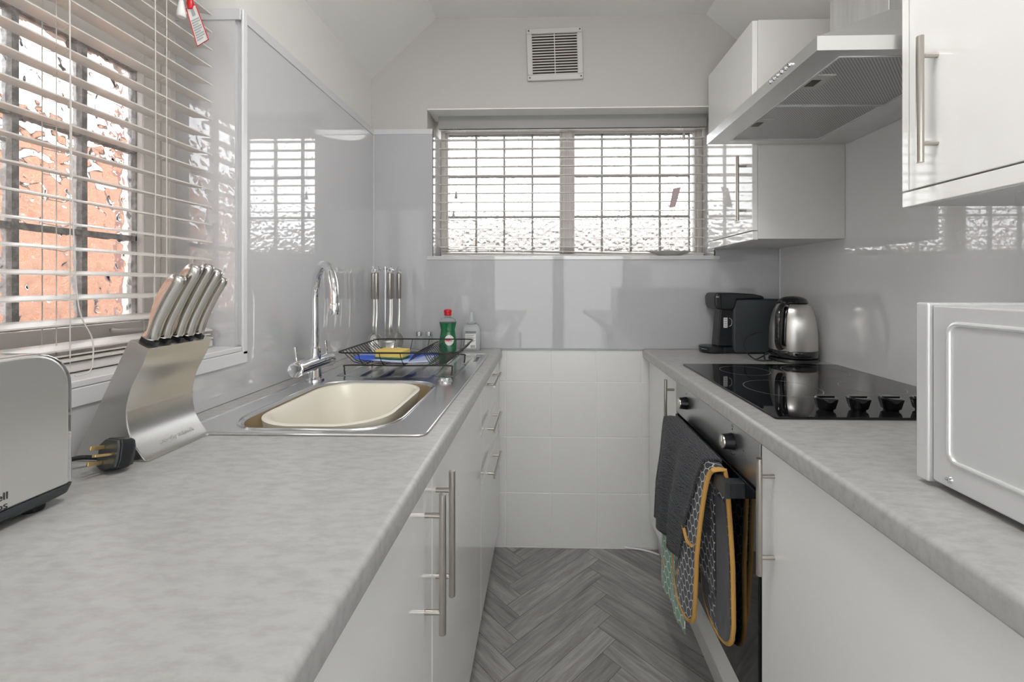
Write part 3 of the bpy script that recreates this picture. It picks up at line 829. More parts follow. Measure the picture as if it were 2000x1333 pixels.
# rounded near corners
outer = []
for i, (x, y) in enumerate(rrect(SX0, SX1, SY0, ycut, .018, n_)):
    if y > ycut - .02: x = SX1 if x > -.45 else SX0; y = ycut
    outer.append((x, y, zt))
low = [(x, y, zt - .0035 if y < ycut else zt) for x, y, z in outer]
o = len(mb.v)
L_ = len(inner)
mb.v += [Vector(p) for p in outer] + [Vector(p) for p in inner]
for k in range(L_):
    k2 = (k + 1) % L_; mb.f.append((k, k2, L_ + k2, L_ + k))
rim1 = rr3(BX0 + .006, BX1 - .006, BY0 + .006, BY1 - .006, .080, zt - .004, n_)
w1_ = rr3(BX0 + .012, BX1 - .012, BY0 + .012, BY1 - .012, .075, zt - .14, n_)
w2_ = rr3(BX0 + .03, BX1 - .03, BY0 + .03, BY1 - .03, .06, zt - .155, n_)
mb.loft([inner, rim1], cap0=False, cap1=False)
build(MB().loft([rim1, w1_, w2_], cap0=False), 'sink_bowl', 'sink_warm', sk, angle=60)
# drainer plate with ridges (height field)
NX, NY = 96, 30
xsn = [SX0 + (SX1 - SX0) * i / NX for i in range(NX + 1)]; ysn = [ycut + (SY1 - ycut) * j / NY for j in range(NY + 1)]
def dz(x, y):
    if not (-.655 < x < -.268 and ycut + .03 < y < SY1 - .045): return 0
    f = ((x + .655) / .0774) % 1
    e = min(1, (y - ycut - .03) / .012, (SY1 - .045 - y) / .012)
    return (-.003 if .14 < f < .86 else .0015) * e
o = len(mb.v)
for y in ysn:
    for x in xsn: mb.v.append(Vector((x, y, zt + dz(x, y))))
for j in range(NY):
    for i in range(NX): a = o + j * (NX + 1) + i; mb.f.append((a, a + 1, a + NX + 2, a + NX + 1))
build(mb, 'sink_top', 'sink_steel', sk, angle=60)
# raised rolled edge around the sink
edge = [(x, y, WT + .0028) for x, y in rrect(SX0, SX1, SY0, SY1, .018, 8)]
build(MB().tube(edge, (.0024), 8, closed=True), 'rolled_edge', 'sink_steel', sk)
build(MB().tube([(x, y, zt + .0004) for x, y in rrect(BX0 - .004, BX1 + .004, BY0 - .004, BY1 + .004, .088, 8)], .0026, 8, closed=True), 'bowl_rim', 'sink_steel', sk)
pk = (-.292, 1.262)
build(MB().lathe([(.021, zt), (.022, zt + .003), (.019, zt + .004), (.017, zt + .0095), (.013, zt + .0105)], pk, 26), 'waste_knob', 'chrome', sk)
build(MB().lathe([(.014, zt - .153), (.030, zt - .152), (.032, zt - .1545)], (-.475, 1.04), 24), 'waste', 'chrome', sk)
ho = MB()
for k in range(5): ho.box(-.262, -.248, 1.66 - k * .020, 1.667 - k * .020, zt, zt + .0006)
build(ho, 'overflow_slots', 'print_dark', sk)

# washing up bowl
wb = thing('washing_up_bowl', 'cream plastic washing-up bowl sitting inside the sink', 'bowl', (-.475, 1.04, zt - .15))
def bowl_ring(hx, hy, r, z, wave=0):
    out = []
    for x, y in rrect(-.474 - hx, -.474 + hx, 1.037 - hy, 1.037 + hy, r, 10):
        t = (y - 1.037) / hy
        out.append((x, y, z - wave * math.exp(-((x + .474) / (.45 * hx)) ** 2) if abs(t) > .5 else z))
    return out
bw_ = MB().loft([bowl_ring(.105, .135, .05, zt - .150), bowl_ring(.128, .162, .07, zt - .10), bowl_ring(.140, .182, .09, zt - .004, .003), bowl_ring(.142, .185, .095, zt + .002, .004),
                 bowl_ring(.136, .178, .09, zt + .005, .004), bowl_ring(.128, .170, .085, zt + .001, .004), bowl_ring(.116, .155, .07, zt - .09), bowl_ring(.098, .13, .05, zt - .143)])
build(bw_, 'bowl_shell', 'bowl_cream', wb, angle=60)

# ------------------------------------------------------------------ tap
tp = thing('mixer_tap', 'chrome mixer tap with curved spout and two lever handles', 'tap', (-.685, 1.27, WT))
tx, ty = -.685, 1.265
build(MB().lathe([(.026, zt), (.026, zt + .004), (.019, zt + .010), (.0175, zt + .030), (.017, zt + .050)], (tx, ty), 28), 'base', 'chrome', tp)
zb = zt + .048
build(MB().tube([(tx - .004, ty - .098, zb), (tx - .004, ty - .094, zb), (tx, ty - .05, zb + .002), (tx, ty + .045, zb + .002), (tx + .002, ty + .080, zb), (tx + .002, ty + .083, zb)], [.020, .0235, .0205, .0205, .0225, .019], 26), 'valve_body', 'chrome', tp, angle=50)
build(MB().lathe([(.0165, zb + .010), (.0165, zb + .048), (.013, zb + .052)], (tx, ty), 24), 'collar', 'chrome', tp)
for yy, xx in ((ty - .080, tx - .008), (ty + .066, tx + .002)):
    build(MB().cyl((xx, yy, zb + .018), (xx - .004, yy - .002, zb + .062), .0035, .0048, 14), 'lever', 'chrome', tp)
dxs, dys, rad = .133, -.150, .1
top_c = Vector((tx + dxs / 2, ty + dys / 2, 1.148)); pts = [(tx, ty, zb + .045), (tx, ty, 1.05), (tx, ty, 1.12)]
for k in range(0, 17):
    a = PI - PI * k / 16
    pts.append((top_c.x + dxs / 2 * math.cos(a), top_c.y + dys / 2 * math.cos(a), top_c.z + .094 * math.sin(a)))
pts.append((tx + dxs, ty + dys, 1.135))
build(MB().tube(pts, .0118, 20), 'spout', 'chrome', tp, angle=60)
build(MB().lathe([(.0128, 1.108), (.0136, 1.110), (.0136, 1.134), (.0122, 1.137)], (tx + dxs, ty + dys), 24), 'aerator', 'chrome', tp)

# ------------------------------------------------------------------ dish rack
rk = thing('dish_rack', 'black wire dish rack standing on the draining board', 'dish rack', (-.455, 1.46, WT))
RX0, RX1, RY0, RY1, RZ = -.640, -.268, 1.300, 1.635, .976
BZ = .934; wr = .0013
rim = MB().tube([(x, y, RZ) for x, y in rrect(RX0, RX1, RY0, RY1, .03, 6)], .0026, 8, closed=True)
build(rim, 'rim', 'wire_black', rk)
cw = MB()
for k in range(13):
    y = RY0 + .045 + k * (RY1 - RY0 - .09) / 12
    cw.tube(smooth_path([(RX0, y, RZ), (RX0 + .022, y, RZ - .022), (RX0 + .055, y, BZ + .002), (-.46, y, BZ), (-.432, y, BZ + .003), (-.404, y, BZ + .036), (-.382, y, BZ + .036), (-.358, y, BZ + .003), (-.335, y, BZ), (RX1 - .045, y, BZ + .004), (RX1 - .018, y, RZ - .022), (RX1, y, RZ)], 3), wr, 6)
build(cw, 'basket_wires', 'wire_black', rk)
lw = MB()
for x in (-.57, -.505, -.44, -.335, -.305):
    lw.tube(smooth_path([(x, RY0, RZ), (x, RY0 + .012, RZ - .02), (x, RY0 + .035, BZ + .001), (x, RY0 + .06, BZ - .002), (x, RY1 - .06, BZ - .002), (x, RY1 - .035, BZ + .001), (x, RY1 - .012, RZ - .02), (x, RY1, RZ)], 3), wr, 6)
for x in (-.404, -.382): lw.cyl((x, RY0 + .04, BZ + .036), (x, RY1 - .04, BZ + .036), wr, n=6)
build(lw, 'side_wires', 'wire_black', rk)
for y in (1.338, 1.555):
    build(MB().tube(smooth_path([(RX0 + .012, y, zt), (RX0 + .010, y, zt + .022), (RX0 + .024, y, BZ - .003), (-.455, y, BZ - .004), (RX1 - .034, y, BZ - .003), (RX1 - .020, y, zt + .022), (RX1 - .022, y, zt)], 5), .0024, 8), 'foot_frame', 'wire_black', rk)

# cloth and sponge in the rack
cb = MB(); N1, N2 = 26, 14
def cloth_pt(u, v):
    x = -.600 + u * .235 - .03 * v * (1 - u); y = 1.335 + v * .16
    z = BZ + .0085 + .003 * math.sin(7 * u + 2 * v) + .0025 * math.sin(11 * v + 3 * u) + .010 * math.exp(-((u) / .12) ** 2) * (1 - v * .5)
    return (x, y, max(z, BZ + .0065))
cb.v = [Vector(cloth_pt(i / N1, j / N2)) for j in range(N2 + 1) for i in range(N1 + 1)]
cb.f = [(j * (N1 + 1) + i, j * (N1 + 1) + i + 1, (j + 1) * (N1 + 1) + i + 1, (j + 1) * (N1 + 1) + i) for j in range(N2) for i in range(N1)]
cb.uv = [(i / N1, j / N2) for j in range(N2 + 1) for i in range(N1 + 1)]
mc = mat('blue_cloth', (.05, .13, .62), .85, mottle=((.50, .58, .80), (8, 5, 8), 1, .42, .55), bump=((500, 500, 500), .5, .001))
co = build(cb, 'cleaning_cloth', mc, loc=(-.48, 1.41, BZ), solid=.0035); tag(co, 'blue and pale cleaning cloth lying flat in the dish rack', 'cloth')
sg = thing('sponge', 'yellow sponge resting on the blue cloth in the rack', 'sponge', (-.497, 1.40, .948))
sx = MB().box(-.048, .048, -.030, .030, .0015, .026); sx.xf(Matrix.Translation((-.497, 1.398, .9475)) @ Matrix.Rotation(R(-8), 4, 'Z')); build(sx, 'foam', 'sponge', sg, bev=.004, seg=3)
sx = MB().box(-.047, .047, -.029, .029, -.002, .0015); sx.xf(Matrix.Translation((-.497, 1.398, .9475)) @ Matrix.Rotation(R(-8), 4, 'Z')); build(sx, 'scouring_layer', 'sponge_green', sg, bev=.001)

# ------------------------------------------------------------------ bottles etc. at the back
gx, gy = -.405, 1.800
gb_ = thing('washing_up_liquid_bottle', 'green washing-up liquid bottle with a red cap behind the rack', 'bottle', (gx, gy, WT))
prof = [(.030, 0), (.0350, .004), (.0355, .03), (.0345, .055), (.0300, .082), (.0285, .097), (.0320, .115), (.0345, .127)]
build(MB().lathe([(r, WT + z + .0005) for r, z in prof], (gx, gy), 36, 1.04, .72), 'liquid_body', 'green_liquid', gb_)
build(MB().lathe([(r, WT + z) for r, z in ((.0345, .1275), (.0340, .133), (.0270, .143), (.0130, .150), (.0115, .158))], (gx, gy), 36, 1.04, .72), 'shoulder', 'clear_plastic', gb_)
build(MB().lathe([(r, WT + z) for r, z in ((.0135, .157), (.0150, .159), (.0150, .170), (.0170, .172), (.0165, .180), (.011, .184))], (gx, gy), 26), 'cap', 'red', gb_)
lb = MB(); n = 28
yl = gy - .0285
vs = [(gx + .012, yl + .0015, WT + .055)]
for k in range(n): a = 2 * PI * k / n; xx = gx + .011 + .0185 * math.cos(a); vs.append((xx, gy - .72 * math.sqrt(max(0, .0372 ** 2 - ((xx - gx) / 1.04) ** 2)) - .0002, WT + .056 + .022 * math.sin(a)))
lb.add(vs, [(0, 1 + k, 1 + (k + 1) % n) for k in range(n)]); build(lb, 'label', 'white_label', gb_, flat=True)
text_mesh('label_text', 'FAIRY', .0135, axes((gx - .0085, gy - .0300, WT + .052), (1, .10, .05), (0, 0, 1)), 'red', gb_, .0004, bold=.0006)

sx_, sy_ = -.318, 1.872
so = thing('hand_wash_bottle', 'clear hand wash bottle with printed label beside the green bottle', 'bottle', (sx_, sy_, WT))
build(MB().lathe([(r, WT + z) for r, z in ((.040, 0), (.0425, .004), (.0425, .075), (.040, .095), (.032, .108), (.018, .116), (.014, .118))], (sx_, sy_), 36, 1, .62), 'bottle_body', 'soap_clear', so)
build(MB().lathe([(r, WT + z) for r, z in ((.0185, .1165), (.0200, .118), (.0195, .124), (.011, .126))], (sx_, sy_), 26), 'collar', 'print_grey', so)
build(MB().lathe([(r, WT + z) for r, z in ((.0095, .1262), (.0095, .148), (.0075, .152), (.0075, .166), (.004, .168))], (sx_, sy_), 22).cyl((sx_, sy_, WT + .160), (sx_ - .004, sy_ + .028, WT + .157), .0045, .004, 12), 'pump', 'soap_clear', so)
def front_strip(mb, cx, cy, rx, ry, x0, x1, z0, z1, off=.0004):
    m_ = 6; vs = []
    for k in range(m_ + 1):
        xx = x0 + (x1 - x0) * k / m_; yy = cy - ry * math.sqrt(max(0, 1 - ((xx - cx) / rx) ** 2)) - off
        vs += [(xx, yy, z0), (xx, yy, z1)]
    mb.add(vs, [(2 * k, 2 * k + 2, 2 * k + 3, 2 * k + 1) for k in range(m_)])
lm = MB(); front_strip(lm, sx_, sy_, .0425, .0264, sx_ - .022, sx_ + .024, WT + .012, WT + .075); build(lm, 'label', 'white_label', so, flat=True)
lm = MB()
for z in (.083, .078): front_strip(lm, sx_, sy_, .0425, .0264, sx_ - .022, sx_ + .024, WT + z, WT + z + .0022, .0006)
for k in range(9): front_strip(lm, sx_, sy_, .0425, .0264, sx_ - .020, sx_ + .022 - .006 * (k % 3), WT + .070 - k * .0042, WT + .0712 - k * .0042, .0008)
for k in range(8): front_strip(lm, sx_, sy_, .0425, .0264, sx_ + .002 + k * .0024, sx_ + .0032 + k * .0024, WT + .014, WT + .026, .0008)
build(lm, 'label_print', 'print_dark', so, flat=True)

def shaker(x, y, label):
    s = thing('shaker', label, 'shaker', (x, y, WT), 'glass salt and pepper shakers')
    build(MB().lathe([(r, WT + z) for r, z in ((.015, 0), (.0165, .003), (.0155, .05), (.0135, .062))], (x, y), 24), 'glass_body', 'clear_plastic', s)
    build(MB().lathe([(r, WT + z) for r, z in ((.0145, .0615), (.0150, .063), (.0150, .078), (.0125, .081))], (x, y), 24), 'steel_lid', 'chrome', s)
shaker(-.552, 1.885, 'glass shaker with steel lid, nearer the hanging utensils')
shaker(-.508, 1.885, 'glass shaker with steel lid, nearer the green bottle')

# ------------------------------------------------------------------ utensil stand and utensils
ux, uy = -.672, 1.800
us = thing('utensil_stand', 'chrome utensil stand in the corner behind the tap', 'utensil stand', (ux, uy, WT))
build(MB().lathe([(.060, WT), (.062, WT + .004), (.055, WT + .010), (.010, WT + .013)], (ux, uy), 36), 'base', 'chrome', us)
build(MB().cyl((ux, uy, WT + .01), (ux, uy, 1.262), .005, n=14), 'pole', 'chrome', us)
for k in range(6):
    a = 2 * PI * k / 6 + .3; c_, s_ = math.cos(a), math.sin(a)
    build(MB().tube(smooth_path([(ux, uy, 1.250), (ux + .02 * c_, uy + .02 * s_, 1.252), (ux + .04 * c_, uy + .04 * s_, 1.246), (ux + .052 * c_, uy + .052 * s_, 1.262)], 4), .0022, 8), 'hook', 'chrome', us)
def utensil(name, label, x, y, head, bend=0):
    t = thing(name, label, 'utensil', (x, y, .91), 'steel kitchen utensils hanging on the stand')
    build(MB().tube([(x, y, 1.124), (x, y, 1.128), (x, y, 1.232), (x, y, 1.236)], [.008, .0104, .0104, .007], 16), 'handle', 'nickel', t)
    build(MB().tube([(x + .007 * math.cos(a), y, 1.244 + .008 * math.sin(a)) for a in [2 * PI * k / 12 for k in range(12)]], .0014, 6, closed=True), 'hanging_loop', 'chrome', t)
    build(MB().tube(smooth_path([(x, y, 1.126), (x, y, 1.06), (x + bend, y - .006, 1.01), (x + bend, y - .002, .978)], 5), [(.0055, .003)] * 16, 10), 'shaft', 'steel_v', t)
    bxx = x + bend
    if head == 'slot':
        n = 28; ring = lambda s, dy: [(bxx + .026 * s * math.cos(2 * PI * k / n), y + dy + .004 * (math.sin(2 * PI * k / n)), .946 + .036 * s * math.sin(2 * PI * k / n)) for k in range(n)]
        build(MB().loft([ring(1, -.004), ring(.9, .003), ring(.4, .008), ring(.01, .009)], cap0=False), 'head', 'steel_v', t, solid=.0012)
        sl_ = MB()
        for (cx_, cz_) in ((-.009, .957), (0, .958), (.009, .957), (-.007, .935), (.001, .934), (.009, .935)):
            sl_.add([(bxx + cx_ - .0015, y - .0062, cz_ - .008), (bxx + cx_ + .0005, y - .0062, cz_ - .008), (bxx + cx_ + .0025, y - .0062, cz_ + .008), (bxx + cx_ + .0005, y - .0062, cz_ + .008)], [(0, 1, 2, 3)])
        fr_ = MB()
        build(sl_, 'slot', 'print_dark', t, flat=True)
    elif head == 'ladle':
        build(MB().lathe([(.004, .912), (.022, .917), (.034, .932), (.038, .950), (.0365, .950), (.032, .934), (.020, .920)], (bxx + .006, y - .012), 28, 1, .8), 'head', 'steel_v', t)
    elif head == 'spoon':
        n = 26; ring = lambda s, dy: [(bxx + .022 * s * math.cos(2 * PI * k / n), y + dy, .945 + .036 * s * math.sin(2 * PI * k / n)) for k in range(n)]
        build(MB().loft([ring(1, -.003), ring(.85, .004), ring(.4, .009), ring(.01, .010)], cap0=False), 'head', 'steel_v', t, solid=.0012)
    else:
        build(MB().prism([(bxx - .016, .978), (bxx + .016, .978), (bxx + .030, .912), (bxx - .030, .912)], 'y', y - .003, y - .001), 'head', 'steel_v', t, bev=.0006)
utensil('slotted_spoon', 'slotted steel spoon hanging nearest the tap on the utensil stand', ux - .018, uy - .052, 'slot')
utensil('ladle', 'steel ladle hanging on the stand nearest the glass shakers', ux + .034, uy - .040, 'ladle')
utensil('serving_spoon', 'plain steel serving spoon hanging against the side wall', ux - .052, uy + .004, 'spoon')
utensil('fish_slice', 'flat steel fish slice hanging between spoon and ladle', ux + .008, uy + .052, 'slice')
utensil('serving_spoon', 'plain steel serving spoon hanging towards the end wall', ux + .052, uy + .018, 'spoon')

# ------------------------------------------------------------------ knife block and knives
kb = thing('knife_block', 'brushed steel knife block with curved front, holding five knives', 'knife block', (-.69, .748, WT))
front = smooth_path([(-.645, 0, 1.082), (-.655, 0, 1.055), (-.6735, 0, 1.019), (-.6825, 0, .979), (-.677, 0, .939), (-.657, 0, .906), (-.6465, 0, .8975)], 5)
prof = [(-.771, .8975), (-.753, .936), (-.679, 1.092), (-.675, 1.0965)] + [(p.x, p.z) for p in front]
build(MB().prism(prof, 'y', .682, .815), 'block_body', 'steel_v', kb, bev=.003, angle=40)
prof2 = [(p.x, p.z) for p in front[14:]]
# lower front band a shade proud of the upper sheet
band = MB().prism([(x + .0012, z) for x, z in [(p.x, p.z) for p in front[15:]]] + [(x - .002, z + .0005) for x, z in [(p.x, p.z) for p in front[15:]]][::-1], 'y', .6835, .8135)
build(band, 'front_band', 'steel', kb)
text_mesh('engraving', 'morphy richards', .0105, axes((-.6600, .722, .9122), (0, 1, 0), (-.50, 0, .866)), 'engraved', kb, .0006)
ktop = lambda x: 1.082 + (x + .645) / (-.030) * .0150
KN = [(.700, -.661, .120, 1.0, 'knife with thick steel handle nearest the toaster, first in the block'), (.7245, -.662, .140, 1.05, 'knife with steel handle standing second from the toaster in the block'),
      (.749, -.660, .143, .9, 'knife with steel handle in the middle slot of the block'), (.770, -.659, .135, 1.0, 'knife with steel handle in the fourth slot from the toaster'), (.795, -.660, .118, .85, 'shorter knife with slim steel handle in the slot nearest the sink')]
for (ky, kx, kl, ks, lab) in KN:
    kz = ktop(kx)
    kn = thing('knife', lab, 'knife', (kx, ky, kz), 'steel-handled knives in the block')
    d = Vector((.43, 0, .90)).normalized(); perp = Vector((.90, 0, -.43)).normalized()
    st_ = [(0, .000, .0125), (.03, .001, .0135), (.07, .003, .0125), (.13, .003, .0098), (.25, .0, .0112), (.45, -.003, .0150), (.65, -.003, .0158), (.80, -.001, .0158), (.90, .001, .0150), (.97, .003, .0120), (1.0, .003, .006)]
    rings = []
    for (s, off, wd_) in st_:
        c0 = Vector((kx, ky, kz + .006)) + d * (kl * s) + perp * off
        n = 16; hw = wd_ * ks; ht = .0098 * ks * (1 if s < .98 else .6)
        rings.append([c0 + perp * (hw * math.cos(2 * PI * k / n)) + Vector((0, 1, 0)) * (ht * math.sin(2 * PI * k / n)) for k in range(n)])
    build(MB().loft(rings), 'handle', 'knife_steel', kn, sub=1, angle=80)
    sb = MB().box(-.0135, .0135, -.0042, .0042, -.001, .007)
    sb.xf(axes((kx, ky, kz), (.894, 0, -.447), (0, 1, 0)).to_4x4())
    build(sb, 'collar', 'black_plastic', kn, bev=.001)

# ------------------------------------------------------------------ toaster
ts = thing('toaster', 'brushed steel two-slot toaster with dark plastic base', 'toaster', (-.70, .42, WT))
TX0, TX1, TY0, TY1, TZ0, TZ1 = -.768, -.633, .275, .562, .921, 1.100
def shoulder(y0, y1, z0, z1, r):
    out = [(y0, z0), (y1, z0)]
    for k in range(9): a = R(90 * k / 8); out.append((y1 - r + r * math.cos(a) ** .85 if k < 8 else y1 - r, z1 - r + r * math.sin(a)))
    for k in range(9): a = R(90 + 90 * k / 8); out.append((y0 + r + r * math.cos(a), z1 - r + r * math.sin(a)))
    return out
tb = MB().prism(shoulder(TY0, TY1 - .006, TZ0, TZ1, .048), 'x', TX0, TX1)
build(tb, 'casing', 'toaster_steel', ts, bev=.004, seg=3)
rb = MB().prism(shoulder(TY0 - .004, TY1, TZ0, TZ1 + .001, .050), 'x', TX0 + .004, TX1 - .0035)
build(rb, 'chrome_band', 'chrome', ts, bev=.002)
sl_ = MB()
for x in (-.675, -.722): sl_.box(x - .016, x + .016, TY0 + .03, TY1 - .055, TZ1 - .002, TZ1 + .0025)
for i, x in enumerate((-.678, -.724)):
    build(bx(x - .014, x + .014, TY0 + .035, TY1 - .060, TZ1 - .002, TZ1 + .0018), 'bread_slot', 'dark_void', ts)
bs = MB().loft([rr3(TX0 + .012, TX1 - .010, TY0 + .012, TY1 - .012, .02, WT + .0075), rr3(TX0 + .003, TX1 - .002, TY0 + .002, TY1 - .001, .012, WT + .013), rr3(TX0, TX1 + .0006, TY0 - .004, TY1, .008, TZ0)])
build(bs, 'base', 'dark_plastic', ts, angle=60)
for (x, y) in ((TX1 - .022, TY1 - .03), (TX1 - .022, TY0 + .03), (TX0 + .022, TY1 - .03), (TX0 + .022, TY0 + .03)):
    build(MB().lathe([(.010, WT + .0002), (.011, WT + .003), (.011, WT + .010)], (x, y), 18), 'foot', 'rubber', ts)
vg = MB()
for k in range(8): y = .49 - k * .019; vg.box(TX1 - .0085, TX1 - .0035, y - .006, y + .006, WT + .0085, WT + .0118)
build(vg, 'vent_slot', 'rubber', ts)
text_mesh('lettering', 'Russell', .0125, axes((TX1 + .0004, .4550, .9345), (0, 1, 0), (0, 0, 1)), 'print_dark', ts, .0002)
text_mesh('lettering', 'Hobbs', .0125, axes((TX1 + .0004, .4560, .9235), (0, 1, 0), (0, 0, 1)), 'print_dark', ts, .0002)

# plug
pg = thing('power_plug', 'black three-pin power plug with brass pins lying between toaster and knife block', 'plug', (-.655, .655, WT))
nrm = Vector((-.30, -.93, .22)).normalized(); upv = Vector((.10, .05, 1)); exv = upv.cross(nrm).normalized(); upv = nrm.cross(exv).normalized()
def plug_m(o): m_ = Matrix((exv, upv, nrm)).transposed().to_4x4(); m_.translation = Vector(o); return m_
PM = plug_m((-.672, .6450, WT + .0272)) @ Matrix.Rotation(R(-75), 4, 'Z')
hexp = [(-.017, -.024), (.017, -.024), (.025, -.010), (.021, .022), (.010, .026), (-.010, .026), (-.021, .022), (-.025, -.010)]
b_ = MB(); b_.loft([[(x * .86, y * .86, -.022) for x, y in hexp], [(x, y, -.016) for x, y in hexp], [(x, y, .0) for x, y in hexp]]); b_.xf(PM)
build(b_, 'plug_body', 'black_plastic', pg, bev=.0025)
b_ = MB(); b_.loft([[(x * .93, y * .93, .0002) for x, y in hexp], [(x * .9, y * .9, .003) for x, y in hexp]]); b_.xf(PM); build(b_, 'plug_face', 'dark_plastic', pg)
for (x0, x1, y0, y1, L1) in ((-.002, .002, .009, .0165, .026), (-.0145, -.0080, -.011, -.007, .021), (.0080, .0145, -.011, -.007, .021)):
    b_ = MB().box(x0, x1, y0, y1, .003, L1); b_.xf(PM); build(b_, 'pin', 'brass', pg, bev=.0008)
pc = PM @ Vector((0, -.024, -.012))
build(MB().tube(smooth_path([PM @ Vector((0, -.022, -.012)), PM @ Vector((0, -.028, -.013)), (-.664, .672, WT + .004), (-.690, .674, WT + .004), (-.715, .668, WT + .012), (-.735, .645, WT + .018), (-.745, .60, WT + .006), (-.750, .56, WT + .004)], 6), .0035, 10), 'cable', 'black_plastic', pg)

# ------------------------------------------------------------------ microwave
mw = thing('microwave', 'silver microwave oven seen from its side on the worktop', 'microwave', (.78, .49, WT))
mx0, mx1, my0, my1, mz0, mz1 = .557, 1.00, .300, .6285, WT + .010, 1.158
mb = MB().box(mx0, mx1, my0, my1, mz0, mz1)
build(mb, 'casing', 'silver_paint', mw, bev=.003)
# pressed panel: raised bead ring and recessed field
bead = [(mx0 - .0003, y, z) for y, z in rrect(my0 + .035, my1 - .026, mz0 + .038, mz1 - .024, .014, 8)]
build(MB().tube(bead, .0034, 10, closed=True), 'pressed_bead', 'silver_light', mw)
build(bx(mx0 - .005, mx1 + .004, my1 + .001, my1 + .022, mz0 - .004, mz1 + .003), 'front_frame', 'silver_light', mw, bev=.003)
build(bx(mx0 + .02, mx1 - .12, my1 + .0222, my1 + .026, mz0 + .03, mz1 - .03), 'door_window', 'black_glass', mw, bev=.002)
scw = build(MB().cyl((mx0 - .003, .602, mz0 + .012), (mx0, .602, mz0 + .012), .0042, .0052, 16), 'screw', 'chrome', mw)
build(MB().box(mx0 - .0034, mx0 - .0029, .5985, .6055, mz0 + .0114, mz0 + .0126).box(mx0 - .0034, mx0 - .0029, .6014, .6026, mz0 + .0085, mz0 + .0155), 'screw_cross', 'print_grey', scw)
for (x, y) in ((mx0 + .04, my1 - .03), (mx1 - .04, my1 - .03), (mx0 + .04, my0 + .03), (mx1 - .04, my0 + .03)):
    build(MB().lathe([(.011, WT + .0002), (.012, WT + .0105)], (x, y), 16), 'foot', 'rubber', mw)

# ------------------------------------------------------------------ kettle
kx, ky = .949, 1.656
kt = thing('kettle', 'brushed steel kettle with black handle and lid', 'kettle', (kx, ky, WT))
z0 = WT
build(MB().lathe([(.086, z0 + .0003), (.088, z0 + .003), (.084, z0 + .012), (.06, z0 + .015)], (kx, ky), 48, .95, .95), 'power_base', 'black_plastic', kt)
build(MB().lathe([(.074, z0 + .0155), (.084, z0 + .018), (.0865, z0 + .024), (.0865, z0 + .042), (.0855, z0 + .0435)], (kx, ky), 48, .94, .94), 'lower_collar', 'black_gloss', kt)
build(MB().lathe([(.0855, z0 + .0437), (.0862, z0 + .055), (.0858, z0 + .085), (.0842, z0 + .115), (.0812, z0 + .145), (.0762, z0 + .172), (.0690, z0 + .194), (.0590, z0 + .211), (.0485, z0 + .2185), (.046, z0 + .2195)], (kx, ky), 64, .94, .94), 'steel_body', 'steel_v', kt, angle=60)
build(MB().lathe([(.0500, z0 + .2192), (.0505, z0 + .223), (.0450, z0 + .233), (.034, z0 + .240), (.018, z0 + .2445), (.004, z0 + .2455)], (kx, ky), 40), 'lid', 'black_gloss', kt)
hdv = Vector((-.80, -.60, 0)).normalized()
def kp(r, z): return (kx + hdv.x * r, ky + hdv.y * r, z0 + z)
hp = smooth_path([kp(.050, .212), kp(.076, .214), kp(.102, .198), kp(.117, .165), kp(.119, .118), kp(.118, .078), kp(.104, .056), kp(.083, .060)], 6)
build(MB().tube(hp, [(.011, .008)] * len(hp), 16), 'handle', 'black_gloss', kt)
hp = smooth_path([kp(.062, .204), kp(.077, .170), kp(.0835, .120), kp(.0855, .075), kp(.084, .062)], 6)
build(MB().tube(hp, [(.012, .0035)] * len(hp), 14), 'handle_backplate', 'black_gloss', kt)
lv = Vector((-.25, -.97, 0)).normalized()
cbp = smooth_path([(kx - .080, ky - .02, z0 + .006), (kx - .105, ky - .035, z0 + .005), (kx - .15, ky - .015, z0 + .006), (kx - .165, ky + .03, z0 + .035), (kx - .155, ky + .045, z0 + .075), (kx - .12, ky + .045, z0 + .098), (kx - .085, ky + .06, z0 + .098)], 6)
build(MB().tube(cbp, .0028, 8), 'cable', 'black_plastic', kt)
cbp = smooth_path([(kx - .12, ky - .03, z0 + .006), (kx - .11, ky - .005, z0 + .022), (kx - .088, ky + .012, z0 + .036), (kx - .082, ky + .02, z0 + .026), (kx - .11, ky + .01, z0 + .012), (kx - .14, ky - .005, z0 + .004)], 6)
build(MB().tube(cbp, .0028, 8), 'cable_loop', 'black_plastic', kt)

# ------------------------------------------------------------------ coffee machine
cm = thing('coffee_machine', 'black pod coffee machine beside the kettle', 'coffee machine', (.82, 1.845, WT))
ya, yb = 1.795, 1.895
yc = (ya + yb) / 2
# side/back tank slab
tk = MB().prism(rrect(.787, 1.005, z0 + .004, z0 + .228, .018, 6), 'y', ya, yb)
build(tk, 'rear_housing', 'dark_plastic', cm, bev=.008, seg=3)
# front column
build(MB().prism([(.728, z0 + .03), (.80, z0 + .03), (.80, z0 + .20), (.742, z0 + .20)], 'y', ya + .016, yb - .016), 'column', 'black_plastic', cm, bev=.004)
